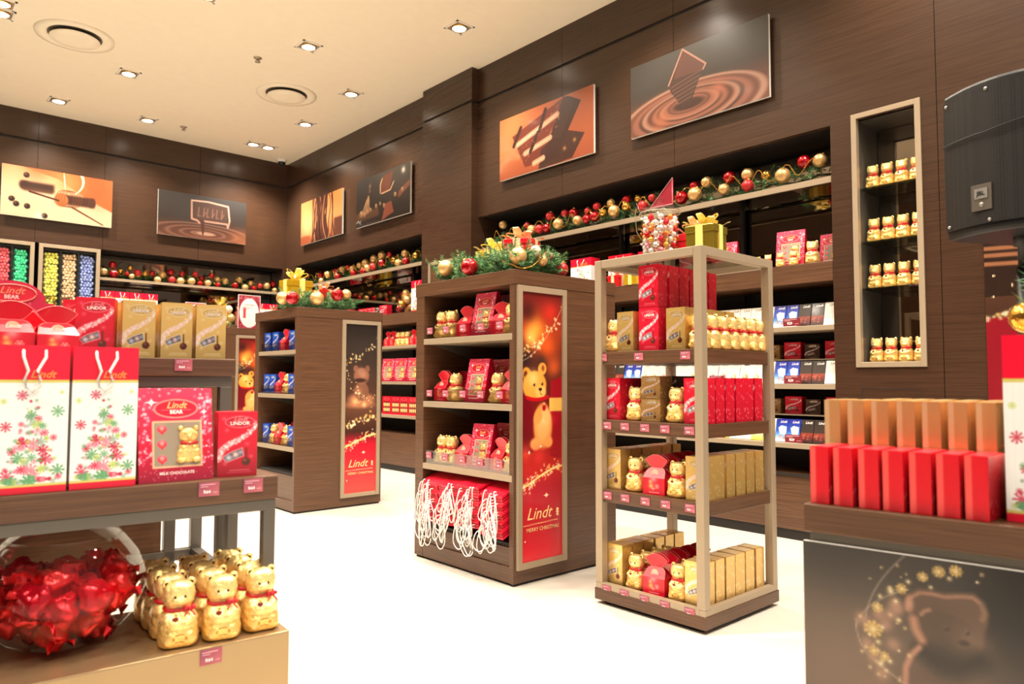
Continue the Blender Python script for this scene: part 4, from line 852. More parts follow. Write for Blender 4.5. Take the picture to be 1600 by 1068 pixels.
# contents of the middle cabinet (faces -x): y across, left = larger y
def tray(x, ya, yb, z, label):
    b = MB(); h = .078; b.box(x, ya, z+.001, x+.003, yb, z+h, 'acrylic'); b.box(x, ya, z+.001, x+.16, ya+.003, z+h, 'acrylic'); b.box(x, yb-.003, z+.001, x+.16, yb, z+h, 'acrylic')
    return tag(b.build('acrylic_tray'), label, 'tray')
CU = 'middle cabinet'
def cu_row(z, nm, items, s=1.0, xf=2.70):
    n = len(items)
    for i, (k, y) in enumerate(items):
        pos = "%s on the middle cabinet's %s" % (from_left(i, n), nm)
        for dpt in range(2 if k != 'b' else 1):
            x = xf+dpt*.15; back = '' if dpt == 0 else ', one behind it'
            if k == 'b': P_bear.place((x-.02, y, z+.004), -PI/2+rng.uniform(-.2, .2), 'gold foil bear, '+pos, 'chocolate bear', 'bears in the middle cabinet', (s, s, s))
            if k == 'p': P_pouch.place((x, y, z+.004), -PI/2+rng.uniform(-.15, .3), 'red petal pouch, '+pos+back, 'gift pouch', 'pouches in the middle cabinet')
            if k == 'g': P_gable2.place((x+.01, y-.04*dpt, z+.004), -PI/2+.05, 'starry bear gift box, '+pos+back, 'gift box', 'bear boxes in the middle cabinet')
    tray(2.615, 2.91, 3.70, z, 'clear acrylic tray along the %s of the middle cabinet' % nm)
    m = 5
    for j in range(m):
        P_tag.place((2.6125, 3.66-.165*j, z+.03), -PI/2, "pink price tag on the middle cabinet's %s tray, %s of five" % (nm, from_left(j, m)), 'price tag', 'price tags in the middle cabinet')
cu_row(1.352, 'top shelf', [('b', 3.615), ('b', 3.515), ('p', 3.385), ('g', 3.215), ('p', 3.065), ('b', 2.963)])
cu_row(.966, 'middle shelf', [('p', 3.61), ('b', 3.475), ('g', 3.275), ('b', 3.085), ('p', 2.975)])
cu_row(.586, 'lowest shelf', [('b', 3.60), ('b', 3.51), ('p', 3.39), ('g', 3.235), ('p', 3.07), ('b', 2.963)])
for z, nm in ((1.352, 'top'), (.966, 'middle'), (.586, 'lowest')):
    for i, (x, y) in enumerate(((3.04, 3.00), (3.20, 3.00), (3.04, 3.24))): P_gable2.place((x, y, z+.002), -PI/2+.1, "starry bear box in the dark back of the middle cabinet's %s shelf, %s" % (nm, ('right front', 'right rear', 'centre rear')[i]), 'gift box', 'bear boxes in the middle cabinet')
# stacks of flat red paper bags with white cord handles under the lowest shelf
for s in range(4):
    yc = 3.60-.195*s; n = 15
    for i in range(n):
        z = .53-.0155*i; b = MB(); w = .19; out = 2.566+.004*(i % 3); R = lin([(214, 14, 46), (190, 8, 40), (228, 24, 56)][i % 3])
        N = 6; vs = []; fs = []
        for j in range(9):
            t = j/8; x = 2.90-(2.90-out)*t; dz = -.050*max(0, t-.55)**1.3*(2.6+.9*math.sin(s*2+1))
            for q in range(N+1):
                u = q/N; y = yc+(u-.5)*w; zz = z+dz+.003*math.sin(5*u+s)*t; vs.append((x+.006*math.sin(7*u+s*2)*t, y, zz)); 
        off = len(vs); vs += [(a, c, d-.0125) for a, c, d in vs]
        for j in range(8):
            for q in range(N): a = j*(N+1)+q; fs.append((a, a+N+1, a+N+2, a+1)); fs.append((off+a, off+a+1, off+a+N+2, off+a+N+1))
        for q in range(N): a = 8*(N+1)+q; fs.append((a, off+a, off+a+1, a+1))
        for j in range(8):
            for e in (0, N): a = j*(N+1)+e; fs.append((a, a+N+1, off+a+N+1, off+a) if e else (a, off+a, off+a+N+1, a+N+1))
        b.raw(vs, fs, 'print', R, False); 
        o = tag(b.build('folded_paper_bag'), 'flat red corded paper bag, %s from top, in the %s of four stacks' % (ORD[i], from_left(s, 4).replace('from the left', 'from left')), 'paper bag', 'flat red bags with white cords')
        k = MB(); y1 = yc+rng.uniform(-.065, .0); y2 = y1+rng.uniform(.015, .085); L = rng.uniform(.12, .33)*(1-.03*i); mid = rng.uniform(-.05, .05); xo = 2.551-.0016*i-.004*rng.random()
        zz = z-.012; zz = z-.035; pts = [(out-.003, y1, zz), (xo, y1+rng.uniform(-.004, .004), zz-.004), (xo-.004, y1-.012+mid*.3, zz-L*.35), (xo-.002, y1-.004+mid, zz-L*.8), (xo, (y1+y2)/2+mid, zz-L), (xo, y2+.004+mid, zz-L*.8), (xo-.004, y2+.014+mid*.3, zz-L*.35), (xo, y2, zz-.004), (out-.003, y2, zz)]
        sm = []
        for a in range(len(pts)-1):
            p0 = Vector(pts[max(0, a-1)]); p1 = Vector(pts[a]); p2 = Vector(pts[a+1]); p3 = Vector(pts[min(len(pts)-1, a+2)])
            for t in (0, .25, .5, .75): sm.append(.5*((2*p1)+(p2-p0)*t+(2*p0-5*p1+4*p2-p3)*t*t+(3*p1-p0-3*p2+p3)*t**3))
        sm.append(Vector(pts[-1])); k.tube(sm, .0031, 'rope', None, 5); k.build('cord_handle', o)

# contents of the second-left cabinet
for z, nm, it in ((1.345, 'top', 'xxpx'), (.975, 'middle', 'xxpbx'), (.535, 'lowest', 'xbpbx')):
    n = len(it)
    for i, k in enumerate(it):
        y = 6.27-(6.27-5.77)*i/(n-1); pos = "%s on the blue box cabinet's %s shelf" % (from_left(i, n), nm)
        for dpt in range(2):
            x = 2.73+.12*dpt; bk = '' if dpt == 0 else ', one behind it'
            if k == 'x': P_blue.place((x, y, z+.004), -PI/2+.1, 'blue box, '+pos+bk, 'chocolate box', 'blue boxes in the left cabinet')
            elif k == 'p': P_pouch.place((x, y, z+.004), -PI/2, 'red pouch, '+pos+bk, 'gift pouch', 'pouches in the left cabinet')
            elif dpt == 0: P_bear.place((x, y, z+.004), -PI/2, 'gold foil bear, '+pos, 'chocolate bear', 'bears in the left cabinet')
    b = MB(); b.box(2.664, 5.70, z+.001, 2.667, 6.34, z+.07, 'acrylic'); b.box(2.667, 5.70, z+.001, 2.80, 5.703, z+.07, 'acrylic'); tag(b.build('acrylic_tray'), 'clear tray front on the %s shelf of the blue box cabinet' % nm, 'tray')

# ------------------------------------------------------------------ tower
TX0, TX1, TY0, TY1 = 2.742, 3.376, 1.790, 2.415
tw = thing('display_tower', 'open four post display tower with wooden shelves and pale metal frame', 'display tower', ((TX0+TX1)/2, (TY0+TY1)/2, 0))
cx, cy = (TX0+TX1)/2, (TY0+TY1)/2; hx, hy = (TX1-TX0)/2, (TY1-TY0)/2; p = .042
b = MB(); b.box(-hx-.004, -hy-.004, .02, hx+.004, hy+.004, .075, 'wood_cab'); b.box(-hx+.03, -hy+.03, 0, hx-.03, hy-.03, .020, 'dark'); b.build('base', tw, bevel=.002)
b = MB(); b.box(-hx, -hy, .075, hx, -hy+.03, .105, 'metal'); b.box(-hx, hy-.03, .075, hx, hy, .105, 'metal'); b.box(-hx, -hy+.03, .075, -hx+.03, hy-.03, .105, 'metal'); b.box(hx-.03, -hy+.03, .075, hx, hy-.03, .105, 'metal'); b.box(-hx+.03, -hy+.03, .07, hx-.03, hy-.03, .092, 'wood_cab'); b.build('base_tray', tw, bevel=.0015)
for sx in (-1, 1):
    for sy in (-1, 1):
        b = MB(); xa, ya = (sx*hx-(p if sx > 0 else 0)), (sy*hy-(p if sy > 0 else 0)); b.box(xa, ya, .10, xa+p, ya+p, 1.70, 'metal'); b.build('post', tw, bevel=.002)
b = MB()
for q in ((-hx, -hy, hx, -hy+p), (-hx, hy-p, hx, hy), (-hx, -hy+p, -hx+p, hy-p), (hx-p, -hy+p, hx, hy-p)): b.box(q[0]+.001, q[1]+.001, 1.66, q[2]-.001, q[3]-.001, 1.70, 'metal')
b.build('top_frame', tw, bevel=.002)
b = MB(); b.box(-hx+p, -hy+p, 1.690, hx-p, hy-p, 1.699, 'greenglass'); b.build('glass_top', tw)
for z in (1.24, .903, .56):
    b = MB(); b.box(-hx+.012, -hy+.012, z-.062, hx-.012, hy-.012, z, 'wood_cab'); b.build('shelf', tw, bevel=.002)
    b = MB(); [b.box(sx*.22-.008, sy*.22-.008, z-.066, sx*.22+.008, sy*.22+.008, z-.062, 'greymetal') for sx in (-1, 1) for sy in (-1, 1)]; b.build('fixing', tw)
def tower_cols(z, nm, cols, x0=2.826):
    n = len(cols)
    for i, (k, y, deep) in enumerate(cols):
        for d in range(deep):
            x = x0+.086*d; pos = "on the tower's %s, %s row from left, %s from front" % (nm, ORD[i], ORD[d]) if d else "at the front of the tower's %s, %s row from left" % (nm, ORD[i])
            r = -PI/2+rng.uniform(-.05, .05); g = 'goods on the %s of the tower' % nm; zz = z+.001; j = rng.uniform(-.004, .004)
            if k == 'B': P_bear.place((x, y+j, zz), -PI/2+rng.uniform(-.05, .2), 'gold foil bear '+pos, 'chocolate bear', g+', bears', (.97, .90, .97))
            if k == 'R': P_red.place((x+.003, y+j, zz), r, 'red chocolate box '+pos, 'chocolate box', g+', red boxes')
            if k == 'G': P_gold.place((x+.003, y+j, zz), r, 'gold chocolate box '+pos, 'chocolate box', g+', gold boxes')
            if k == 'Q': P_red.place((x+.003, y+j, zz), r, 'lower red chocolate box '+pos, 'chocolate box', g+', red boxes'); P_red.place((x+.003, y+j, zz+.207), r, 'upper red chocolate box '+pos, 'chocolate box', g+', stacked red boxes')
            if k == 'P': P_pouch.place((x+.008, y+j, zz), r+.1, 'red petal pouch '+pos, 'gift pouch', g+', pouches', (1, .86, 1))
            if k == 'C': P_cubeg.place((x, y, zz), r, 'lower small gold cube box '+pos, 'chocolate box', g+', cubes'); P_cubeg.place((x, y, zz+.1075), r, 'upper small gold cube box '+pos, 'chocolate box', g+', cubes')
            if k == 'D': P_cubed.place((x, y, zz), r, 'lower small dark cube box '+pos, 'chocolate box', g+', cubes'); P_cubed.place((x, y, zz+.1075), r, 'upper small dark cube box '+pos, 'chocolate box', g+', cubes')
tower_cols(1.24, 'top shelf', [('B', 2.352, 1), ('G', 2.262, 3), ('Q', 2.115, 6), ('G', 1.965, 5), ('B', 1.858, 7)])
tower_cols(.903, 'second shelf', [('R', 2.345, 4), ('B', 2.215, 2), ('C', 2.098, 1), ('B', 1.985, 1), ('R', 1.868, 6)])
tower_cols(.56, 'third shelf', [('G', 2.345, 6), ('B', 2.225, 3), ('P', 2.105, 4), ('B', 1.982, 3), ('G', 1.868, 6)])
tower_cols(.094, 'base', [('G', 2.335, 6), ('B', 2.225, 4), ('P', 2.105, 5), ('B', 1.982, 4), ('G', 1.872, 6)])
for j, y in enumerate((2.19,)): 
    for d in range(2): P_cubed.place((2.94+.11*d, 2.085-.002*d, .904+.1085), -PI/2, 'small dark cube box behind the gold cubes on the second shelf, %s' % ('nearer', 'farther')[d], 'chocolate box'); P_cubed.place((2.94+.11*d, 2.085, .904), -PI/2, 'small dark cube box under another behind the gold cubes, %s' % ('nearer', 'farther')[d], 'chocolate box')
for d in range(4): P_red.place((3.02+.086*d, 2.205, .904), -PI/2, 'red chocolate box in the shade behind the second shelf bears, %s from the front' % ORD[d], 'chocolate box')
for z, nm, n in ((1.24, 'top shelf', 3), (.903, 'second shelf', 5), (.56, 'third shelf', 5), (.105, 'base', 5)):
    ys = (2.372, 2.147, 1.885) if n == 3 else (2.345, 2.235, 2.115, 2.0, 1.868)
    for j, y in enumerate(ys): P_tag.place((TX0+.0105 if z > .2 else TX0-.001, y, z-.046 if z > .2 else z-.042), -PI/2, 'pink price tag on the %s edge of the tower, %s of %s' % (nm, from_left(j, n), {3: 'three', 5: 'five'}[n]), 'price tag', 'price tags on the tower', (.95, 1, .9))
# on top of the tower
jar = thing('candy_jar', 'tall clear jar of wrapped sweets on top of the tower', 'jar', (3.0, 2.20, 1.701))
b = MB(); b.lathe([(0, .001), (.085, .001), (.092, .012), (.094, .23), (.097, .245), (.094, .25)], 'glass', None, 32); b.build('glass_body', jar)
b = MB(); b.lathe([(.100, .246), (.102, .256), (.098, .266), (.075, .276), (.03, .284), (.016, .292), (.014, .30)], 'glass', None, 32); b.sphere((0, 0, .318), .024, 'glass', None, 14, 10, sz=.8); b.build('lid', jar)
b = MB(); b.tube([(.102*math.cos(t), .102*math.sin(t), .247) for t in [2*PI*i/28 for i in range(28)]], .0025, 'metal', None, 5, close=True); b.tube([(-.02, .10, .25), (-.03, .125, .32), (-.035, .13, .25), (-.03, .125, .17), (-.02, .105, .13)], .002, 'metal', None, 5); b.build('wire_clasp', jar)
b = MB(); b.raw([(3.02, 2.275, 1.99), (3.02, 2.135, 1.99), (3.02, 2.135, 2.125), (3.028, 2.275, 1.99), (3.028, 2.135, 1.99), (3.028, 2.135, 2.125)], [(0, 1, 2), (3, 5, 4), (0, 3, 4, 1), (1, 4, 5, 2), (2, 5, 3, 0)], 'print', lin((150, 34, 50)))
b.tube([(3.018, 2.275, 1.992), (3.018, 2.135, 1.992), (3.018, 2.135, 2.125), (3.018, 2.275, 1.992)], .003, 'print', lin((236, 170, 180)), 4); b.tube([(3.024, 2.2, 1.99), (3.02, 2.2, 1.972)], .003, 'metal'); tag(b.build('triangular_tag'), 'small dark pink triangular card standing on the sweet jar lid', 'card')
def sweet(col, gold=False):
    def fn():
        b = MB(); L = lin(col); b.sphere((0, 0, 0), .0155, 'redfoil', L, 10, 7)
        for s in (-1, 1): b.raw([(s*.014, 0, 0), (s*.03, -.009, .006), (s*.032, 0, -.003), (s*.03, .009, .006)], [(0, 1, 2), (0, 2, 3)], 'redfoil', L)
        return b.build('wrapped_sweet')
    return fn
SW = {'red': Proto(sweet((214, 30, 44))), 'orange': Proto(sweet((236, 140, 60))), 'gold': Proto(sweet((232, 190, 90))), 'blue': Proto(sweet((120, 150, 210))), 'white': Proto(sweet((240, 236, 232))), 'pink': Proto(sweet((236, 140, 160)))}
ks = ['white', 'gold', 'white', 'orange', 'white', 'pink', 'white', 'red', 'white']
q = 0
for lv in range(8):
    for i in range(12 if lv < 7 else 9):
        rr = .074 if i < 9 else .035; a = i*2*PI/9+lv*.35 if i < 9 else i*2.1; k = ks[(lv*5+i*7+(i*i) % 4) % 9]; q += 1
        SW[k].place((3.0+rr*math.cos(a), 2.2+rr*math.sin(a), 1.722+.028*lv+(.0 if i < 9 else .004)), rng.uniform(0, 6), 'small %s wrapped sweet in the glass jar on the tower' % k, 'sweet', '%s sweets in the jar' % k, None, rng.uniform(0, 3), rng.uniform(0, 3))
P_giftg.place((2.955, 1.90, 1.701), -PI/2+.12, 'gold gift box with cream ribbon and bow on top of the tower', 'gift box')
P_giftr.place((3.13, 2.06, 1.701), -PI/2+.1, 'red gift box half hidden behind the jar on the tower', 'gift box', None, (.95, .95, 1.25))

# ------------------------------------------------------------------ chocolate bars on the wall shelves
seqs = {1.475: ['white', 'dark', 'dark', 'blue', 'blue', 'white', 'cream', 'nut', 'white', 'white', 'cream', 'cream', 'nut', 'cream', 'white', 'pink', 'white', 'cream', 'nut', 'white', 'blue', 'blue'],
        1.075: ['white', 'dark', 'dark', 'blue', 'blue', 'white', 'cream', 'nut', 'cream', 'pink', 'pink', 'cream', 'nut', 'white', 'pink', 'pink', 'nut', 'nut', 'blue', 'blue', 'dark', 'dark'],
        .665: ['white', 'dark', 'dark', 'blue', 'blue', 'lime', 'lime', 'white', 'cream', 'lime', 'nut', 'cream', 'pink', 'pink', 'white', 'cream', 'nut', 'nut', 'blue', 'blue', 'dark', 'dark']}
CN = {'white': 'white', 'dark': 'dark brown', 'blue': 'blue', 'cream': 'cream', 'nut': 'tan', 'pink': 'pink', 'lime': 'yellow'}
for z, nm in ((1.475, 'top'), (1.075, 'middle'), (.665, 'lowest')):
    for i, k in enumerate(seqs[z]):
        y = 2.172+.092*i
        if y > 4.4: break
        for d in range(3 if (i < 6) else 2):
            P_bar[k].place((XR+.065+.022*d, y-.010*d+rng.uniform(-.002, .002), z+.002), -PI/2+rng.uniform(-.03, .03), '%s chocolate bar on the %s wall shelf, %s from right%s' % (CN[k], nm, (ORD+['twenty first', 'twenty second', 'twenty third', 'twenty fourth'])[i], ['', ', one row back', ', two rows back'][d]), 'chocolate bar', 'chocolate bars on the %s wall shelf' % nm, None, -.26)
    for j, y in enumerate((2.42, 3.02, 3.6, 4.12)): P_sign.place((XR+.018, y, z+.004), -PI/2, 'dark red price sign on the %s wall shelf, %s from the right' % (nm, ORD[j]), 'price sign', 'price signs of the chocolate bars', (1.1, 1, 1.1))
for z, nm in ((1.25, 'upper'), (.86, 'lower')):
    for i in range(14):
        y = 2.20+.15*i; m = i % 4
        if m == 1: P_cubed.place((XR+.22, y, z+.001), -PI/2, 'small dark box in the shade of the %s set back shelf, %s from the right' % (nm, ORD[i]), 'chocolate box', 'boxes on the set back shelves')
        elif m == 3: P_cubeg.place((XR+.22, y, z+.001), -PI/2, 'small gold box in the shade of the %s set back shelf, %s from the right' % (nm, ORD[i]), 'chocolate box', 'boxes on the set back shelves', (1.1, 1, 1))
        else: P_red.place((XR+.22, y, z+.001), -PI/2, 'red box lying in the shade of the %s set back shelf, %s from the right' % (nm, ORD[i]), 'chocolate box', 'boxes on the set back shelves', (1.1, 1, .6))
# things on the main ledge
LZ = 1.906
P_bag2.place((4.90, 4.43, LZ), -PI/2, 'white and red gift bag standing alone on the wall ledge beside the middle cabinet', 'gift bag')
P_bag2.place((5.0, 4.06, LZ), -PI/2+.06, 'gift bag on the wall ledge just left of the tower top, behind small gifts', 'gift bag'); P_bag2.place((5.01, 3.74, LZ), -PI/2-.05, 'gift bag on the wall ledge half hidden by the sweet jar', 'gift bag')
P_giftr.place((4.86, 4.02, LZ), -PI/2, 'small red gift box on the wall ledge seen through the tower top', 'gift box', None, (.75, .75, .9)); P_gifty.place((4.86, 3.83, LZ), -PI/2, 'small yellow gift box on the wall ledge seen through the tower top', 'gift box', None, (.9, .9, .9))
P_giftg.place((4.90, 5.0, LZ), -PI/2+.3, 'gold gift box on the wall ledge behind the middle cabinet greenery', 'gift box'); P_giftr.place((4.95, 4.75, LZ), -PI/2+.2, 'red gift box on the wall ledge behind the middle cabinet greenery', 'gift box')
for y, r, s, l in ((2.455, .12, 1.0, 'large pink starry bear gift box on the wall ledge right of the tower'), (2.215, .0, .86, 'smaller bear gift box at the right end of the wall ledge'), (2.98, .1, .95, 'bear gift box on the wall ledge just right of the gold gift'), (3.25, 0, .95, 'bear gift box on the wall ledge behind the gold gift')):
    P_gable.place((5.04 if y < 2.3 else 4.91, y, LZ), -PI/2+r, l, 'gift box', None, (s, s, s))
for i, (x, y) in enumerate(((4.87, 2.285), (4.84, 2.60), (4.87, 2.70), (4.86, 2.80), (4.826, 2.40), (4.826, 2.50))): P_bear.place((x, y, LZ), -PI/2+rng.uniform(-.2, .3), 'gold foil bear on the wall ledge right of the tower, %s from the right' % ('first', 'fourth', 'fifth', 'sixth', 'second', 'third')[i], 'chocolate bear', 'bears on the right wall ledge', (.95, .95, .95) if i < 1 else (.6, .6, .6))
# far recess ledge
for i, y in enumerate((8.32, 8.22, 8.12, 8.02)): P_red.place((4.87, y, LZ), -PI/2+.5, 'small red box on the far ledge right of the left greenery, %s from the left' % ORD[i], 'chocolate box', 'small boxes on the far ledge', (.9, 1, .55))
P_cubed.place((4.87, 7.9, LZ), -PI/2, 'small black box on the far ledge beside red ones', 'chocolate box'); P_red.place((4.86, 7.76, LZ), -PI/2, 'bright red box on the far ledge left of the bauble jar', 'chocolate box', None, (1.5, 1, .6))
o = thing('glass_bowl', 'round glass jar filled with baubles on the far ledge', 'jar', (4.98, 7.47, LZ)); b = MB(); b.lathe([(0, .001), (.1, .002), (.15, .05), (.165, .13), (.15, .21), (.12, .25)], 'glass', None, 28); b.build('glass_body', o)
for i in range(13):
    a = i*2.4; rr = .085 if i % 3 else .02; k = 'gRgrG'[i % 5]; bauble((4.98+rr*math.cos(a), 7.47+rr*math.sin(a), LZ+.05+.017*i), .048, k, '%s bauble inside the glass jar on the far ledge' % BN[k], '%s baubles in the far glass jar' % BN[k])
P_bag2.place((4.90, 7.04, LZ), -PI/2, 'white and red gift bag on the far ledge against the pillar', 'gift bag', None, (1, 1, 1.22))
for i, y in enumerate((8.75, 9.0, 9.25, 9.5)): P_red.place((4.92, y, LZ), -PI/2+.2, 'red box on the far ledge behind the left greenery, %s from the right' % ORD[i], 'chocolate box', 'red boxes deep on the far ledge', (1, 1, .7))
# far recess shelves
for i, y in enumerate((7.72, 7.60, 7.48, 7.38, 7.28, 7.16, 7.04)):
    if i in (2, 3, 4): P_bear.place((4.88, y, 1.512), -PI/2, 'gold foil bear on the top shelf past the pillar, %s item from the left' % ORD[i], 'chocolate bear', 'bears past the pillar'); P_bear.place((4.98, y, 1.512), -PI/2, 'rear gold foil bear on the top shelf past the pillar, behind the %s item' % ORD[i], 'chocolate bear', 'bears past the pillar')
    else: P_pouch.place((4.89, y, 1.512), -PI/2, 'red pouch on the top shelf past the pillar, %s item from the left' % ORD[i], 'gift pouch', 'pouches past the pillar')
for i, y in enumerate((7.72, 7.44, 7.16, 6.92)):
    for d in range(2): P_gable.place((4.90+.13*d, y-.09*d, 1.076), -PI/2+.25, '%s bear gift box on the middle shelf past the pillar, %s from the left' % (('front', 'rear')[d], ORD[i]), 'gift box', 'bear boxes past the pillar', (1, 1, 1.08))
def pralines():
    b = MB(); w, h = .17, .22; b.box(-w/2, -.03, 0, w/2, .03, h, 'print', lin((206, 24, 50))); c = Cv(.78, 44, 56, (206, 24, 50)); c.rect(.08, .1, .70, .72, (120, 20, 30))
    for r_ in (.26, .54):
        for k in range(4): c.ell(.17+.145*k, r_, .055, .11, (240, 200, 120), soft=.02); c.glow(.17+.145*k, r_+.03, .03, (255, 240, 200), .9)
    c.ell(.39, .86, .2, .07, (236, 150, 130), ring=.1); b.art((-w/2, -.0305, 0), (w, 0, 0), (0, 0, h), c.a, 'print'); return b.build('chocolate_box')
P_pral = Proto(pralines)
for i, y in enumerate((7.70, 7.50, 7.32, 7.13, 6.94)): P_pral.place((4.88, y, .671), -PI/2+.12, 'red box with rows of gold chocolates on the lowest shelf past the pillar, %s from the left' % ORD[i], 'chocolate box', 'boxes on the lowest shelf past the pillar')

# niche panel and lightbox on the pillar
b = MB(); x = 4.70
for q in ((5.95, .9, 5.985, 2.41), (6.58, .9, 6.615, 2.41), (5.985, 2.375, 6.58, 2.41), (5.985, .9, 6.58, .935)): b.box(x-.01, q[0], q[1], 4.712, q[2], q[3], 'metal')
o = tag(b.build('pillar_panel', bevel=.002), 'beige framed brown panel on the front of the pillar behind the middle cabinet', 'wall panel'); b = MB(); b.box(4.703, 5.985, .935, 4.709, 6.58, 2.375, 'wood_cab'); b.build('panel', o)
# tall banner right of the niche
b = MB(); A = .45/2.0; im = art_banner('choc', 66, 300, A); c = Cv(A, 66, 300, (0, 0, 0)); c.a = im; c.rect(0, .49, A, 1, (52, 30, 22))
for y_ in (.62, .60, .575): c.line([(0, y_+.01), (A, y_)], .006, (186, 116, 76), soft=.005)
c.vgrad; c.rect(0, 0, A, .43, (176, 12, 34)); sparkle_band(c, [(0, .43), (A, .47)], 70, .01); [c.star4(x_, y_, .010, (255, 226, 180)) for x_, y_ in ((.02, .55), (.06, .52), (.018, .49), (.1, .56), (.15, .5))]
b.art((4.792, 1.24, .60), (0, -.50, 0), (0, 0, 2.0), mute(c.a, .9, .75), 'photo'); b.box(4.793, .74, .60, 4.7995, 1.24, 2.60, 'dark'); tag(b.build('wall_banner'), 'tall red and brown chocolate banner on the wall behind the loudspeaker pole', 'banner')

# ------------------------------------------------------------------ far left wall: bulk bins and ledge goods
def bins(x0, x1, cells, label):
    o = thing('bulk_bin', label, 'sweet dispenser', (x0, YL, 0)); f = .045; z0, z1 = 1.0, 2.785; W = x1-x0
    b = MB()
    for q in ((0, z0, f, z1), (W-f, z0, W, z1), (f, z0, W-f, z0+f), (f, z1-f, W-f, z1)): b.box(q[0], -.03, q[1], q[2], .0, q[3], 'metal')
    bf = b.build('frame', o, bevel=.002)
    b = MB(); b.box(f, .20, z0, W-f, .22, z1, 'dark'); b.box(f, -.001, z1-f-.03, W-f, .2, z1-f-.02, 'dark'); b.build('back_panel', o)
    b = MB(); b.box(f+.001, -.006, z0+f+.001, W-f-.001, -.002, z1-f-.001, 'paneglass'); b.build('glass_front', bf)
    n = len(cells); cw = (W-2*f)/n; b = MB()
    for i in range(n+1): xx = f+cw*i; b.box(xx-.008, 0, z0+f, xx+.008, .2, z1-f-.03, 'black')
    b.build('divider', o)
    for i, (nm, colr) in enumerate(cells):
        xa = x0+f+cw*i+.042; xb = x0+f+cw*(i+1)-.036; K = MB(); L = [lin(colr), lin(tuple(min(255, q+60) for q in colr)), lin(tuple(q*.6 for q in colr))]
        def pf():
            m = MB(); m.sphere((0, 0, 0), .0205, 'redfoil', L[1], 8, 6); [m.raw([(s*.018, 0, 0), (s*.028, -.011, .007), (s*.030, 0, -.004), (s*.028, .011, .007)], [(0, 1, 2), (0, 2, 3)], 'redfoil', L[1]) for s in (-1, 1)]; return m.build('wrapped_truffle')
        P = Proto(pf); zt = z1-f-.07; cnt = 0; rowz = zt
        while rowz > 1.95:
            odd = int(round((zt-rowz)/.037)) % 2
            for xx in np.linspace(xa+(.012 if odd else -.004), xb+(.004 if odd else -.012), 4):
                jx = xx+rng.uniform(-.004, .004); jz = rowz+rng.uniform(-.007, .007)
                if cnt < 60: P.place((jx, YL+.036, jz), rng.uniform(0, 6), '%s foil truffle in the upper part of its bulk bin on the left wall' % nm, 'truffle', '%s truffles in bulk bin' % nm, None, rng.uniform(-.6, .6), rng.uniform(-.6, .6)); cnt += 1
                else: K.sphere((jx, YL+.034+rng.uniform(-.006, .006), jz), .021, 'redfoil', L[rng.randint(0, 2)], 7, 5)
            rowz -= .037
        for _ in range(420): K.sphere((rng.uniform(xa-.012, xb+.012), YL+.086+.02*rng.random(), rng.uniform(1.95, zt)), .026, 'redfoil', L[rng.randint(0, 1)], 6, 4)
        K.box(xa-.02, YL+.12, 1.06, xb+.02, YL+.19, zt+.01, 'redfoil', L[0]); K.box(xa-.02, YL+.02, 1.06, xb+.02, YL+.1, 1.94, 'redfoil', L[0])
        tag(K.build('truffle_fill'), 'mass of further %s foil truffles filling the %s bulk bin' % (nm, nm), 'truffles', None, 'stuff')
bins(1.575, 2.255, [('yellow', (236, 210, 80)), ('tan', (214, 168, 130)), ('blue', (120, 138, 214))], 'framed bulk bin of yellow, tan and blue truffles on the left wall')
bins(.90, 1.53, [('pale orange', (236, 160, 110)), ('red', (236, 70, 84)), ('teal', (40, 190, 136))], 'framed bulk bin of red and teal truffles at the left edge')
for i in range(4): P_bagL.place((2.37+.178*i, 10.66, 1.901), 0, 'red topped gift bag right of the bulk bins, %s of four' % from_left(i, 4), 'gift bag', 'gift bags on the left wall ledge')
for i, x in enumerate((4.44, 4.62)): P_bagL.place((x, 10.66, 1.901), 0, 'red topped gift bag at the corner end of the left wall ledge, %s' % ('left', 'right')[i], 'gift bag', None, (1, 1, .95))
def sign_card(w, h):
    def fn():
        b = MB(); c = Cv(w/h, 44, 56, (150, 26, 48)); A = w/h; c.rect(0, 0, A, .012, (250, 240, 238)); c.ell(A/2, .48, A*.46, .44, (246, 240, 238), soft=.01); c.rect(.12*A, .40, .88*A, .44, (246, 240, 238))
        for _ in range(60): x, y = c.r.uniform(0, A), c.r.choice([c.r.uniform(0, .14), c.r.uniform(.86, 1)]); c.glow(x, y, .01, (255, 220, 225), .9)
        c.rect(A*.22, .32, A*.34, .58, (196, 60, 70)); c.glow(A*.28, .6, .05, (180, 30, 40), .8)
        b.box(-w/2-.006, -.003, 0, w/2+.006, .003, h+.006, 'matte', lin((246, 236, 236))); b.art((-w/2, -.0036, .004), (w, 0, 0), (0, 0, h-.004), c.a, 'matte')
        b.text('CHRISTMAS', w*.10, (0, -.0042, h*.70), (1, 0, 0), (0, 0, 1), 'matte', lin((150, 110, 110)), 0, .01); b.text('GIFTS', w*.10, (0, -.0042, h*.61), (1, 0, 0), (0, 0, 1), 'matte', lin((150, 110, 110)), 0, .01)
        b.box(-w*.3, 0, 0, w*.3, .05, .004, 'matte', lin((240, 235, 235))); return b.build('sign_card')
    return fn
Proto(sign_card(.26, .41)).place((3.46, 8.60, 1.701), 0, 'white and dark red notice card standing on the farthest cabinet', 'sign')
Proto(sign_card(.27, .28)).place((3.50, 10.62, 1.901), 0, 'smaller white and dark red notice card on the left wall ledge', 'sign')
P_gifty.place((3.88, 10.68, 1.901), .2, 'gold gift box with bow on the left wall ledge right of the small notice', 'gift box', None, (1.5, 1.3, 2.2)); P_giftr.place((4.2, 10.68, 1.901), 0, 'red gift box on the left wall ledge towards the corner', 'gift box', None, (1.2, 1.2, 1.8))
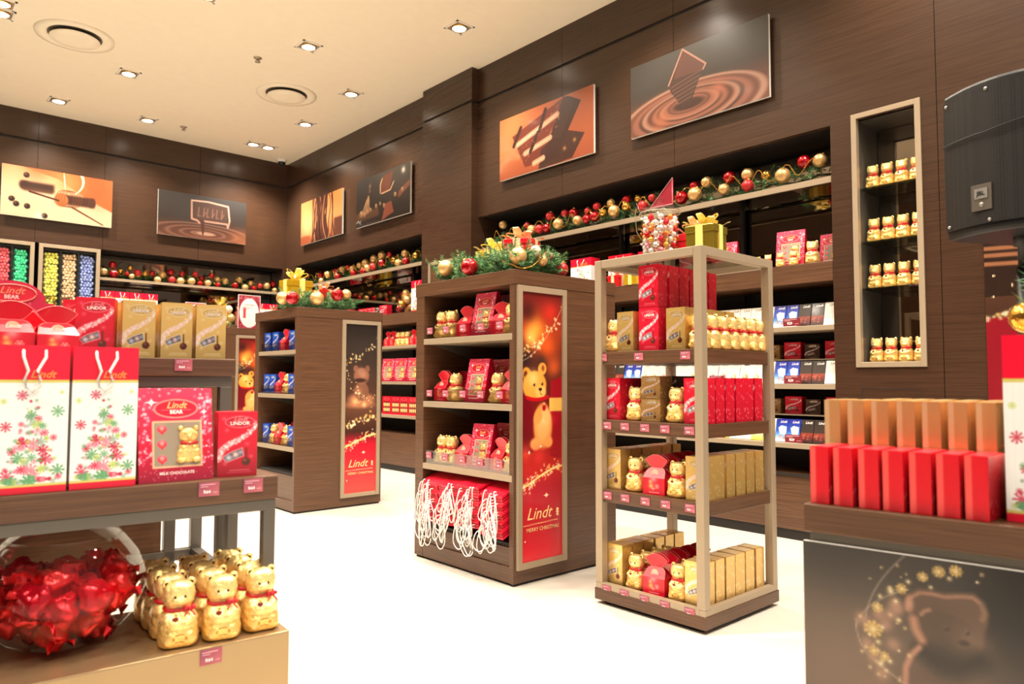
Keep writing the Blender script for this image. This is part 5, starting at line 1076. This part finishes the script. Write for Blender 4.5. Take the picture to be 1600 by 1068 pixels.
for i, (x, z) in enumerate(((3.20, 1.75), (3.25, 1.83), (3.22, 1.93))): bauble((x, 8.62, z), .045, 'ggw'[i], '%s bauble left of the big notice card on the farthest cabinet, %s from below' % (BN['ggw'[i]], ORD[i]))
b = MB()
for i in range(26): sprig(b, (3.05+.2*rng.random(), 8.6+.1*rng.uniform(-1, 1), 1.71+.02*rng.random()), (rng.uniform(-.6, .7), rng.uniform(-1, .5), rng.uniform(.3, 1)), .10, 22, .028)
tag(b.build('pine_sprigs'), 'small clump of pine greenery on the farthest cabinet beside the notice', 'greenery')

# ------------------------------------------------------------------ garlands with baubles
BR = [(5.576, 2.709, .043, 'g'), (5.206, 2.643, .033, 'r'), (5.112, 2.583, .046, 'g'), (5.003, 2.571, .046, 'r'), (4.9, 2.565, .045, 'R'), (4.884, 2.683, .045, 'r'), (4.744, 2.58, .053, 'g'), (4.688, 2.678, .037, 'r'), (4.571, 2.658, .048, 'R'), (4.498, 2.574, .045, 'g'), (4.397, 2.65, .032, 'r'), (4.383, 2.566, .045, 'R'), (4.285, 2.575, .046, 'R'), (4.284, 2.671, .038, 'r'), (4.186, 2.592, .037, 'G'), (4.12, 2.673, .037, 'g'), (4.06, 2.585, .053, 'g'), (3.942, 2.667, .041, 'R'), (3.922, 2.602, .04, 'G'), (3.815, 2.654, .032, 'G'), (3.742, 2.574, .047, 'r'), (3.669, 2.636, .035, 'r'), (3.492, 2.607, .042, 'G'), (3.357, 2.572, .053, 'R'), (3.257, 2.654, .037, 'R'), (3.23, 2.576, .056, 'g'), (3.14, 2.661, .044, 'g'), (2.939, 2.657, .048, 'R'), (2.97, 2.565, .043, 'g'), (2.785, 2.646, .047, 'g'), (2.77, 2.554, .045, 'r'), (2.635, 2.606, .038, 'G'), (2.492, 2.571, .055, 'g'), (2.347, 2.645, .049, 'R'), (2.234, 2.63, .048, 'g')]
BL = [(2.33, 2.524, .051, 'g'), (2.444, 2.622, .05, 'R'), (2.451, 2.502, .057, 'R'), (2.54, 2.552, .039, 'G'), (2.61, 2.52, .034, 'R'), (2.67, 2.491, .039, 'g'), (2.66, 2.606, .039, 'G'), (2.75, 2.549, .051, 'r'), (2.84, 2.54, .04, 'G'), (2.937, 2.556, .043, 'R'), (3.0, 2.473, .048, 'g'), (3.07, 2.552, .052, 'g'), (3.179, 2.599, .05, 'R'), (3.187, 2.493, .049, 'r'), (3.302, 2.484, .056, 'g'), (3.33, 2.591, .044, 'R'), (3.45, 2.495, .056, 'g'), (3.512, 2.602, .045, 'r'), (3.57, 2.471, .045, 'R'), (3.60, 2.554, .037, 'R'), (3.68, 2.49, .05, 'g'), (3.742, 2.605, .046, 'R'), (3.825, 2.561, .042, 'g'), (3.823, 2.475, .042, 'R'), (3.94, 2.547, .051, 'g'), (4.075, 2.489, .05, 'R'), (4.146, 2.585, .05, 'g'), (4.227, 2.472, .052, 'g'), (4.322, 2.546, .045, 'g'), (4.36, 2.469, .045, 'R'), (4.454, 2.52, .045, 'r'), (4.558, 2.53, .055, 'g'), (4.67, 2.569, .05, 'R'), (4.688, 2.470, .042, 'g')]
BA = [(9.629, 2.608, .054, 'R'), (9.551, 2.521, .044, 'g'), (9.351, 2.594, .05, 'g'), (9.172, 2.624, .046, 'R'), (9.06, 2.528, .05, 'R'), (8.99, 2.63, .048, 'g'), (8.829, 2.636, .045, 'R'), (8.70, 2.606, .05, 'g'), (8.627, 2.524, .048, 'R'), (8.527, 2.63, .044, 'g'), (8.369, 2.642, .056, 'g'), (8.376, 2.526, .05, 'R'), (8.259, 2.56, .05, 'g'), (8.159, 2.671, .053, 'g'), (8.131, 2.564, .05, 'r'), (7.966, 2.693, .055, 'g'), (7.915, 2.585, .05, 'R'), (7.777, 2.687, .039, 'R'), (7.68, 2.604, .044, 'G'), (7.534, 2.541, .048, 'g'), (7.435, 2.653, .048, 'g'), (7.369, 2.545, .05, 'R'), (7.152, 2.588, .044, 'G')]
def garland(name, pts, place, axis, base, u0, u1, zs, where):
    b = MB(); n = int((u1-u0)/.011)
    for i in range(n):
        u = u0+(u1-u0)*(i+rng.random())/n; x0 = base+.05*rng.uniform(-1, .6); z = zs+.04+.07*rng.random()
        P = (x0, u, z) if axis == 'y' else (u, x0, z); dd = (rng.uniform(-.9, .4), rng.uniform(-1, 1), rng.uniform(-.25, .9)) if axis == 'y' else (rng.uniform(-1, 1), rng.uniform(-.9, .4), rng.uniform(-.25, .9))
        sprig(b, P, dd, rng.uniform(.07, .12), 20, .036, .003)
    st = [((base+.01*math.sin(k), u0+(u1-u0)*k/40, zs+.06+.015*math.sin(k*1.7)) if axis == 'y' else (u0+(u1-u0)*k/40, base+.01*math.sin(k), zs+.06+.015*math.sin(k*1.7))) for k in range(41)]
    b.tube(st, .009, 'needle', lin((50, 60, 34)), 5)
    tag(b.build('pine_garland'), 'green pine garland on the glass shelf %s' % where, 'garland')
    srt = sorted(pts, key=lambda q: -q[0] if axis == 'y' else q[0]); N = len(srt)
    for i, (u, z, r, k) in enumerate(srt):
        dd = -.085-(.03 if z < zs+.12 else 0); loc = (base+dd, u, z) if axis == 'y' else (u, base+dd, z)
        near = srt[i-1] if i else srt[1]
        L = '%s bauble on the garland %s, %s' % (BN[k], where, ('%s from the left' % ORD[i]) if i < 20 else '%s from the right' % ORD[N-1-i])
        bauble(loc, r, k, L, 'baubles on the garland %s' % where)
    bp = []
    m = int((u1-u0)/.03)
    for k in range(m+1): u = u0+(u1-u0)*k/m; zz = zs+.11+.055*math.sin(k*.9); q = base-.135+.02*math.cos(k*.7); bp.append((q, u, zz) if axis == 'y' else (u, q, zz))
    beads(bp, .0045, 'bead_chain', 'thin gold bead chain looping over the garland %s' % where)
garland('r', BR, 'r', 'y', 4.985, 2.20, 5.72, 2.482, 'over the chocolate bars')
garland('a', BA, 'a', 'y', 5.01, 7.05, 9.95, 2.482, 'past the pillar')
garland('l', BL, 'l', 'x', 10.80, 2.38, 4.66, 2.425, 'on the far left wall')

# greenery with gifts on the cabinet tops
def topper(name, x0, x1, y0, y1, z, balls, where, n=120):
    b = MB()
    for i in range(n):
        x = rng.uniform(x0, x1); y = rng.uniform(y0, y1); sprig(b, (x, y, z+.012+.10*rng.random()), (rng.uniform(-1, .6), rng.uniform(-1, .8), rng.uniform(-.25, .9)), rng.uniform(.06, .11), 48, .028, .0021)
    tag(b.build('pine_arrangement'), 'thick green pine arrangement on top of the %s' % where, 'greenery')
    for i, (x, y, zz, r, k) in enumerate(balls): bauble((x, y, zz), r, k, '%s bauble in the greenery on top of the %s, %s' % (BN[k], where, from_left(i, len(balls))))
topper('cu', 2.68, 2.86, 2.93, 3.72, 1.70, [(2.665, 3.57, 1.79, .05, 'g'), (2.645, 3.31, 1.765, .052, 'R'), (2.70, 2.945, 1.79, .05, 'g'), (2.82, 2.93, 1.83, .033, 'w'), (2.86, 2.92, 1.78, .035, 'g'), (2.95, 2.96, 1.815, .035, 'r'), (3.03, 2.93, 1.75, .042, 'r')], 'middle cabinet', 380)
b = MB()
for i in range(160): sprig(b, (rng.uniform(2.72, 3.0), rng.uniform(2.93, 3.05), 1.712+.085*rng.random()), (rng.uniform(-.5, 1), rng.uniform(-1, .5), rng.uniform(-.05, .9)), .085, 44, .026, .0019)
tag(b.build('pine_sprigs'), 'pine sprigs along the banner side on top of the middle cabinet', 'greenery')
P_gifty.place((2.96, 3.44, 1.745), -PI/2+.35, 'yellow gift box with gold ribbon in the middle cabinet greenery', 'gift box', None, (1.35, 1.1, 1.35)); P_giftr.place((2.98, 3.22, 1.83), -PI/2+.5, 'red gift box with cream ribbon above the middle cabinet greenery', 'gift box', None, (1.15, 1.1, 1.1))
P_giftr.place((3.0, 3.2, 1.702), -PI/2+.3, 'hidden lower gift box carrying the red one on the middle cabinet', 'gift box', None, (1.1, 1.1, 1.12))
beads([(2.70, 3.10, 1.80), (2.68, 3.05, 1.77), (2.67, 3.0, 1.75), (2.66, 2.95, 1.74), (2.66, 2.90, 1.715), (2.68, 2.87, 1.71), (2.74, 2.87, 1.73), (2.80, 2.88, 1.77), (2.82, 2.89, 1.80)], .004, 'bead_chain', 'gold bead chain at the corner of the middle cabinet greenery')
topper('lu', 2.70, 3.28, 5.70, 6.0, 1.70, [(2.62, 5.80, 1.785, .055, 'g'), (2.64, 5.66, 1.775, .055, 'R'), (2.84, 5.62, 1.785, .058, 'g'), (3.03, 5.62, 1.83, .055, 'R'), (3.16, 5.70, 1.85, .045, 'g')], 'blue box cabinet', 340)
P_gifty.place((2.83, 6.0, 1.76), .15, 'yellow gift box with cream bow in the blue box cabinet greenery', 'gift box', None, (1.5, 1.3, 1.75)); P_giftr.place((3.08, 5.95, 1.79), .3, 'small red gift box in the blue box cabinet greenery', 'gift box', None, (1, 1, 1))
P_gifty.place((2.83, 6.02, 1.702), .1, 'low gold box hidden beneath the yellow gift on the blue box cabinet', 'gift box', None, (1.2, 1.1, .46)) if False else None

# ------------------------------------------------------------------ left stepped stand
A1 = math.radians(-5.1); O1 = Vector((.94, 1.993, 0)); ca, sa = math.cos(A1), math.sin(A1)
def S1(x, y, z): return (O1.x+ca*x-sa*y, O1.y+sa*x+ca*y, z)
st1 = thing('stepped_stand', 'stepped shop stand at the left with wooden tiers on a grey metal frame', 'display stand', tuple(O1), A1)
b = MB(); b.box(-1.3, 0, .06, 0, .46, .38, 'steel'); b.build('platform', st1, bevel=.004); b = MB(); b.box(-1.28, .02, 0, -.02, .44, .06, 'dark'); b.build('plinth', st1)
b = MB(); b.box(-1.3, .121, .739, 0, .56, .809, 'wood_cab'); b.build('middle_tier', st1, bevel=.003)
b = MB(); b.box(-1.3, .583, 1.109, 0, 1.02, 1.171, 'wood_cab'); b.build('upper_tier', st1, bevel=.003)
b = MB(); p = .036
b.box(-1.29, .125, .706, -.005, .16, .739, 'greymetal'); b.box(-1.29, .50, .706, -.005, .535, .739, 'greymetal'); b.box(-.041, .16, .706, -.005, .50, .739, 'greymetal')
b.box(-.041, .125, .38, -.005, .16, .706, 'greymetal'); b.box(-.041, .50, 0, -.005, .535, .706, 'greymetal'); b.build('middle_frame', st1, bevel=.002)
b = MB(); b.box(-1.29, .60, 1.072, -.008, .64, 1.109, 'greymetal'); b.box(-.048, .60, 0, -.008, .64, 1.072, 'greymetal'); b.box(-.048, .96, 0, -.008, 1.0, 1.072, 'greymetal'); b.box(-.046, .64, 1.072, -.010, .96, 1.109, 'greymetal'); b.box(-.046, .64, .40, -.010, .96, .44, 'greymetal')
b.box(-.145, .96, 0, -.105, 1.0, 1.072, 'greymetal'); b.box(-1.29, .96, .40, -.048, 1.0, .44, 'greymetal'); b.box(-1.29, .96, 1.072, -.008, 1.0, 1.109, 'greymetal'); b.build('upper_frame', st1, bevel=.002)
b = MB(); b.box(-1.29, .965, .44, -.155, .985, 1.06, 'wood_cab'); b.build('back_panel', st1)
P_bag.place(S1(-.628, .185, .810), A1, 'left of two big white gift bags with snowflake trees on the left stand', 'gift bag'); P_bag.place(S1(-.466, .185, .810), A1, 'right of two big white gift bags with snowflake trees on the left stand', 'gift bag')
P_bag.place(S1(-.79, .19, .810), A1, 'gift bag cut by the left picture edge on the left stand', 'gift bag')
P_gable.place(S1(-.280, .205, .810), A1+.05, 'big pink bear gift box with heart window on the middle tier of the left stand', 'gift box')
P_red.place(S1(-.105, .205, .810), A1-.10, 'red chocolate box at the right end of the middle tier of the left stand', 'chocolate box', None, (1, 1, .93))
P_gable.place(S1(-.28, .34, .810), A1, 'bear gift box standing behind the front one on the left stand', 'gift box'); 
for i, x in enumerate((-.065, -.18, -.30)): P_gold.place(S1(x, .70, 1.172), A1-.06, 'gold chocolate box on the upper tier of the left stand, %s from the right' % ORD[i], 'chocolate box', 'gold boxes on the left stand', (.97, 1, 1.0)); P_gold.place(S1(x-.01, .80, 1.172), A1, 'gold chocolate box behind the %s from the right on the upper tier' % ORD[i], 'chocolate box', 'rear gold boxes on the left stand', (.97, 1, 1.0))
P_red.place(S1(-.425, .70, 1.172), A1-.28, 'red chocolate box between gold boxes and pouches on the left stand', 'chocolate box', None, (1, 1, .96)); P_red.place(S1(-.45, .82, 1.172), A1-.3, 'second red chocolate box behind the red one on the upper tier', 'chocolate box', None, (1, 1, .96)); P_red.place(S1(-.43, .92, 1.172), A1-.3, 'rearmost red chocolate box on the upper tier of the left stand', 'chocolate box', None, (1, 1, .98))
for i, x in enumerate((-.542, -.662, -.785)): P_pouch.place(S1(x, .67, 1.172), A1+.1, 'red petal topped pouch on the upper tier of the left stand, %s from right' % ORD[i], 'gift pouch', 'pouches on the left stand', (1.0, 1, .92 if i else .87))
for i, x in enumerate((-.60, -.72)): P_pouch.place(S1(x, .79, 1.172), A1-.2, 'red pouch in the second row on the upper tier, %s' % ('right', 'left')[i], 'gift pouch', None, (1, 1, .8))
b = MB(); w, h = .25, .262; c = Cv(w/h, 90, 70, (190, 26, 66)); 
for _ in range(120): c.glow(c.r.uniform(0, w/h), c.r.uniform(0, 1), c.r.uniform(.005, .012), (250, 190, 205), .8)
c.star4(.38, .45, .08, (255, 235, 235)); c.star4(1.2, .55, .06, (255, 235, 235))
pts = [(-w/2, 0), (w/2, 0), (w/2, h*.72)]+[(w/2*math.cos(t)*.8, h*.72+h*.28*math.sin(t)) for t in [PI*k/14 for k in range(15)]]+[(-w/2, h*.72)]
b.raw([(x, -.001, z) for x, z in pts]+[(x, .003, z) for x, z in pts], [tuple(range(len(pts))), tuple(range(len(pts), 2*len(pts)))[::-1]]+[(i, (i+1) % len(pts), (i+1) % len(pts)+len(pts), i+len(pts)) for i in range(len(pts))], 'print', lin((190, 26, 66)))
b.art((-w/2, -.0016, 0), (w, 0, 0), (0, 0, h*.72), c.a[:50], 'print')
ring = [(.070*math.cos(t), -.003, h*.83+.030*math.sin(t)) for t in [2*PI*k/30 for k in range(30)]]; b.poly([(x, -.0026, z) for x, y, z in ring], 'print', lin((206, 22, 50))); b.tube(ring, .0028, 'print', lin((240, 130, 120)), 4, close=True)
b.text('Lindt', .034, (0, -.004, h*.825), (1, 0, 0), (0, 0, 1), 'print', lin((244, 140, 110)), .35, .01); b.text('BEAR', .018, (0, -.004, h*.76), (1, 0, 0), (0, 0, 1), 'print', lin((255, 225, 220)), 0, .02)
b.box(-.034, -.003, h*.36, .034, -.002, h*.56, 'print', lin((240, 196, 90))); b.raw([(x*.018+s*.026, -.003, h*.56+z*.018) for s in (-1, 1) for x, z in [(math.cos(2*PI*k/12), math.sin(2*PI*k/12)) for k in range(12)]], [tuple(range(12)), tuple(range(12, 24))], 'print', lin((240, 196, 90)))
b.box(-w/2+.01, .003, 0, w/2-.01, .09, h*.34, 'print', lin((170, 16, 50)))
tag(b.build('header_card', loc=S1(-.655, .90, 1.172), rz=A1), 'arched pink display box header with oval badge on the upper tier', 'display box')
for j, (x, nm) in enumerate(((-.19, 'left'), (-.065, 'right'))): P_tag.place(S1(x-.01, .1195, .765), A1, 'pink price tag on the middle tier edge of the left stand, %s one' % nm, 'price tag')
P_tag.place(S1(-.175, .5815, 1.128), A1, 'pink price tag on the upper tier edge of the left stand', 'price tag'); P_tag.place(S1(-.215, -.0015, .335), A1, 'pink price tag on the steel platform front below the bears', 'price tag')
n = 0
for c_ in range(3):
    for r_ in range(4):
        x = -.063-.110*c_-.004*r_; y = .075+.093*r_-(.010 if c_ == 1 else .0)
        if c_ == 3 and r_ < 2: continue
        P_bear.place(S1(x, y, .381), A1+rng.uniform(-.12, .05)-.05, 'gold foil bear on the steel platform, %s row, %s from the right' % (ROWN[r_], ORD[c_]), 'chocolate bear', 'bears on the steel platform', (1.02, 1.0, 1.03))
bc = S1(-.535, .275, .381)
bw = thing('glass_bowl', 'big round glass bowl full of red foil sweets on the steel platform', 'bowl', bc)
b = MB(); pr = [(0, .004), (.085, .004), (.13, .022), (.175, .07), (.202, .13), (.203, .17), (.185, .225), (.155, .27), (.138, .288)]; b.lathe(pr, 'glass', None, 48); b.tube([(.138*math.cos(t), .138*math.sin(t), .289) for t in [2*PI*i/48 for i in range(48)]], .0032, 'glass', None, 6, close=True); b.build('glass_wall', bw)
b = MB(); b.raw([(.052*math.cos(t)*0+.0+(-.03+.06*e), -.17-.004, .205+.035*f) for e in (0, 1) for f in (0, 1) for t in (0,)], [(0, 2, 3, 1)], 'matte', lin((236, 130, 150))); b.build('price_label', bw) if False else None
def foil_lump(seed):
    def fn():
        R = random.Random(seed); b = MB(); vs = []; fs = []; nu, nv = 22, 14; ph = [R.uniform(0, 6) for _ in range(6)]; col = lin(R.choice([(214, 16, 34), (200, 10, 40), (226, 40, 44), (190, 6, 30)]))
        for i in range(nv+1):
            t = -PI/2+PI*i/nv
            for k in range(nu):
                a = 2*PI*k/nu; q = 1+.16*math.sin(3*a+ph[0])*math.cos(t)+.12*math.sin(5*t+ph[1]+2*a)+.07*abs(math.sin(4*a+5*t+ph[2])); vs.append((.062*q*math.cos(t)*math.cos(a), .045*q*math.cos(t)*math.sin(a), .05*q*math.sin(t)))
        for i in range(nv):
            for k in range(nu): fs.append((i*nu+k, i*nu+(k+1) % nu, (i+1)*nu+(k+1) % nu, (i+1)*nu+k))
        b.raw(vs, fs, 'redfoil', col, True)
        for s in (-1, 1):
            vs = []
            for k in range(9): a = PI*(k/8-.5); vs += [(s*.055, .01*math.sin(a), .01*math.sin(a*3)), (s*.088, .040*math.sin(a), .016*math.cos(a*3)+.010*math.cos(k*2.2))]
            b.raw(vs, [(2*k, 2*k+1, 2*k+3, 2*k+2) for k in range(8)], 'redfoil', col, True)
        return b.build('foil_wrapped_sweet')
    return fn
FL = [Proto(foil_lump(s)) for s in range(5)]
n = 0; got = []; R9 = random.Random(11)
for _ in range(9000):
    zz = R9.uniform(.048, .19); rmax = float(np.interp(zz, [.03, .07, .13, .2], [.088, .126, .156, .150])); q = rmax*math.sqrt(R9.random()); a = R9.uniform(0, 2*PI); P = Vector((q*math.cos(a), q*math.sin(a), zz))
    if zz > .16 and q > .12: continue
    if all((P-o_).length > .067 for o_ in got): got.append(P)
    if len(got) > 64: break
for P in got:
    n += 1; FL[n % 5].place((bc[0]+P.x, bc[1]+P.y, bc[2]+P.z), R9.uniform(0, 6), 'red foil wrapped sweet inside the big glass bowl', 'sweet', 'red foil sweets in the glass bowl', (.66, .82, .84), R9.uniform(-.7, .7), R9.uniform(-.6, .6))

# ------------------------------------------------------------------ right stand
A2 = math.radians(7); O2 = Vector((1.72, .843, 0)); cb, sb = math.cos(A2), math.sin(A2)
def S2(x, y, z): return (O2.x+cb*x-sb*y, O2.y+sb*x+cb*y, z)
st2 = thing('counter_stand', 'wooden topped stand at the right edge with a big chocolate bear poster', 'display stand', tuple(O2), A2)
b = MB(); b.box(0, -1.25, .733, .62, 0, .80, 'wood_cab'); b.build('top', st2, bevel=.003)
b = MB(); b.box(.010, -1.22, .70, .045, -.012, .733, 'greymetal'); b.box(.56, -1.22, .70, .60, -.012, .733, 'greymetal'); b.box(.045, -.05, .70, .56, -.012, .733, 'greymetal')
for y in (-.05, -1.22):
    for x in (.01, .56): b.box(x, y, 0, x+.036, y+.036, .70, 'greymetal')
b.build('frame', st2, bevel=.002)
b = MB(); b.box(-.004, -1.2, .08, .006, .0, .712, 'white'); b.art((-.0052, 0, .08), (0, -.78, 0), (0, 0, .632), mute(art_poster(), .78, .84), 'photo'); b.art((-.0052, -.78, .08), (0, -.42, 0), (0, 0, .632), Cv(.6, 30, 40, (30, 26, 25)).vgrad([(0, (90, 66, 52)), (1, (26, 23, 24))]).a, 'photo'); b.build('poster', st2)
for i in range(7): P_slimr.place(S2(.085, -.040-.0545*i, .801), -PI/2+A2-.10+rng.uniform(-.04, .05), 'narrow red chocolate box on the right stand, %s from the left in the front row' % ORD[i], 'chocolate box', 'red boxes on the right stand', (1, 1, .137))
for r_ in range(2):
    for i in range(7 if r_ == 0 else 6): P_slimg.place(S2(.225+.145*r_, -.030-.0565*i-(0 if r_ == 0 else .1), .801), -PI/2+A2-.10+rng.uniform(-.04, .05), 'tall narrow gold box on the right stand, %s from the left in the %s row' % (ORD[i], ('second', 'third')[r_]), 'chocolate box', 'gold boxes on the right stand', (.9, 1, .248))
P_bag.place(S2(.115, -.482, .801), -PI/2+A2+.05, 'big white gift bag with snowflake print at the right picture edge', 'gift bag', None, (1, 1, 1.06)); P_bag.place(S2(.13, -.66, .801), -PI/2+A2, 'gift bag outside the right edge on the right stand', 'gift bag')
b = MB(); b.box(-.07, -.012, 0, .07, .012, .24, 'print', lin((60, 44, 42))); c = Cv(.58, 36, 60, (236, 190, 130)); c.vgrad([(0, (232, 160, 110)), (.5, (242, 206, 150)), (1, (232, 206, 170))]); c.glow(.3, .35, .12, (226, 90, 70), .8); b.art((-.07, -.0125, 0), (.14, 0, 0), (0, 0, .24), c.a, 'print')
tag(b.build('gift_card_box', loc=S2(.215, -.47, .801), rz=-PI/2+A2), 'upright cream and brown box just behind the right gift bag', 'box')
b = MB(); b.box(-.06, -.04, 0, .06, .04, .14, 'print', lin((176, 14, 40))); b.art((-.06, -.0405, 0), (.12, 0, 0), (0, 0, .14), art_side((180, 16, 40), (255, 210, 215), 30, 30, .86), 'print'); b.box(-.02, -.0412, .01, .05, -.0406, .05, 'print', lin((230, 215, 210)))
tag(b.build('chocolate_box', loc=S2(.14, -.37, .801), rz=-PI/2+A2+.3), 'dark red starry box squeezed between the narrow boxes and the right gift bag', 'chocolate box') if False else tag(b.build('chocolate_box', loc=S2(.30, -.465, .801), rz=-PI/2+A2+.2), 'dark red starry box between the gold boxes and the right gift bag', 'chocolate box')
# basket of greenery behind the bag
bk = thing('plant_basket', 'woven basket of pine and gold baubles behind the right gift bag', 'basket', S2(.45, -.55, .801)); b = MB(); b.lathe([(.0, .0), (.09, 0), (.11, .10), (.12, .36), (.125, .37), (.11, .365), (.12, .02), (0, .02)], 'wood_cab', None, 28); b.build('basket', bk)
g = S2(.45, -.55, 1.16); b = MB()
for i in range(70):
    a = rng.uniform(0, 2*PI); r = .075*math.sqrt(rng.random()); sprig(b, (g[0]+r*math.cos(a), g[1]+r*math.sin(a), g[2]-.02+.24*rng.random()), (math.cos(a), math.sin(a), rng.uniform(.1, 1.2)), .085, 40, .04, .0014)
tag(b.build('pine_arrangement'), 'long needled pine sprigs in the basket at the right picture edge', 'greenery')
for i, (dx, dy, dz, r) in enumerate(((-.05, .125, .10, .04), (-.09, .075, .055, .042), (-.10, .02, .10, .045), (-.02, .05, .16, .04))): bauble((g[0]+dx, g[1]+dy, g[2]+dz), r, 'G', 'shiny gold bauble in the basket at the right edge, %s' % ('lowest', 'highest', 'rightmost', 'rearmost')[i])

# ------------------------------------------------------------------ loudspeaker on its pole
SPX, SPY = 3.015, .655
sp = thing('loudspeaker', 'black loudspeaker with perforated grille and small badge on a pole', 'speaker', (SPX, SPY, 1.605), math.radians(-104))
W, D, H = .37, .36, .53; prof = []
for i in range(13): t = i/12; prof.append((-W/2+W*t, -D*.42-.055*math.sin(PI*t)))
back = [(W/2*.98, -D*.2), (W*.30, D*.5), (-W*.30, D*.5), (-W/2*.98, -D*.2)]; outl = prof+back
def extr(b, o, z0, z1, mat, s=1.0):
    n = len(o); b.raw([(x*s, y*s, z0) for x, y in o]+[(x*s, y*s, z1) for x, y in o], [tuple(range(n))[::-1], tuple(range(n, 2*n))]+[(i, (i+1) % n, (i+1) % n+n, i+n) for i in range(n)], mat)
b = MB(); extr(b, outl, .0, H, 'black', .985); b.build('cabinet', sp, bevel=.012)
M['grille'] = m = mk('perforated_grille', (26, 26, 27), .5, .3); nt = m.node_tree; vo = nt.nodes.new('ShaderNodeTexVoronoi'); vo.inputs['Scale'].default_value = 110; vo.inputs['Randomness'].default_value = .12
tcn = nt.nodes.new('ShaderNodeTexCoord'); rp = nt.nodes.new('ShaderNodeValToRGB'); rp.color_ramp.elements[0].position = .30; rp.color_ramp.elements[0].color = (.004, .004, .004, 1); rp.color_ramp.elements[1].position = .42; rp.color_ramp.elements[1].color = (*lin((32, 31, 30)), 1)
nt.links.new(tcn.outputs['Object'], vo.inputs['Vector']); nt.links.new(vo.outputs['Distance'], rp.inputs[0]); nt.links.new(rp.outputs[0], nt.nodes['Principled BSDF'].inputs['Base Color'])
b = MB(); vs = []; gp = [(x*.97, y-.006) for x, y in prof]
for z in (.03, H-.03):
    vs += [(x, y, z) for x, y in gp]
n = len(gp); b.raw(vs, [(i, i+1, i+1+n, i+n) for i in range(n-1)], 'grille', None, True); b.raw([(x, y, z) for z in (.03, H-.03) for x, y in gp]+[(x, y+.012, z) for z in (.03, H-.03) for x, y in gp], [(i, i+2*n, i+1+2*n, i+1) for i in range(n-1)]+[(n+i, n+i+1, n+i+1+2*n, n+i+2*n) for i in range(n-1)]+[(0, n, 3*n, 2*n), (n-1, 3*n-1, 4*n-1, 2*n-1)], 'black'); b.build('grille', sp)
b = MB(); b.tube([(x*1.0, y-.008, .34+.03*max(0, x)/.18) for x, y in gp], .003, 'black', None, 4); b.build('grille_rib', sp)
b = MB(); M['badge'] = mk('badge_silver', (170, 168, 164), .3, .6); bx = -.02; yb = -D*.42-.055-.010; b.box(bx-.036, yb, .075, bx+.030, yb+.012, .165, 'greymetal'); b.box(bx-.024, yb-.003, .115, bx+.018, yb, .150, 'badge'); b.text('JBL', .020, (bx-.003, yb-.004, .126), (1, 0, 0), (0, 0, 1), 'black', None, 0, .03); b.sphere((bx-.003, yb-.001, .095), .008, 'badge', None, 10, 6, sy=.4); b.build('badge', sp)
b = MB()
for x, z in ((-.16, .045), (.0, .04), (.16, .045), (-.16, H-.045), (0, H-.04), (.16, H-.045)): b.sphere((x, -D*.42-.055*math.sin(PI*(x+W/2)/W)-.008, z), .006, 'badge', None, 8, 5, sy=.5)
b.build('screw', sp)
b = MB(); b.lathe([(.035, 0), (.035, -.03), (.022, -.035), (.022, -.10)], 'black', None, 18); b.build('pole_socket', sp)
o = thing('speaker_pole', 'thick black pole under the loudspeaker', 'stand', (SPX, SPY, 0)); b = MB(); b.lathe([(.0, 0), (.20, 0), (.20, .015), (.04, .03), (.032, .05), (.032, 1.15), (.028, 1.2), (.028, 1.5), (.0, 1.5)], 'black', None, 24); b.build('pole', o)
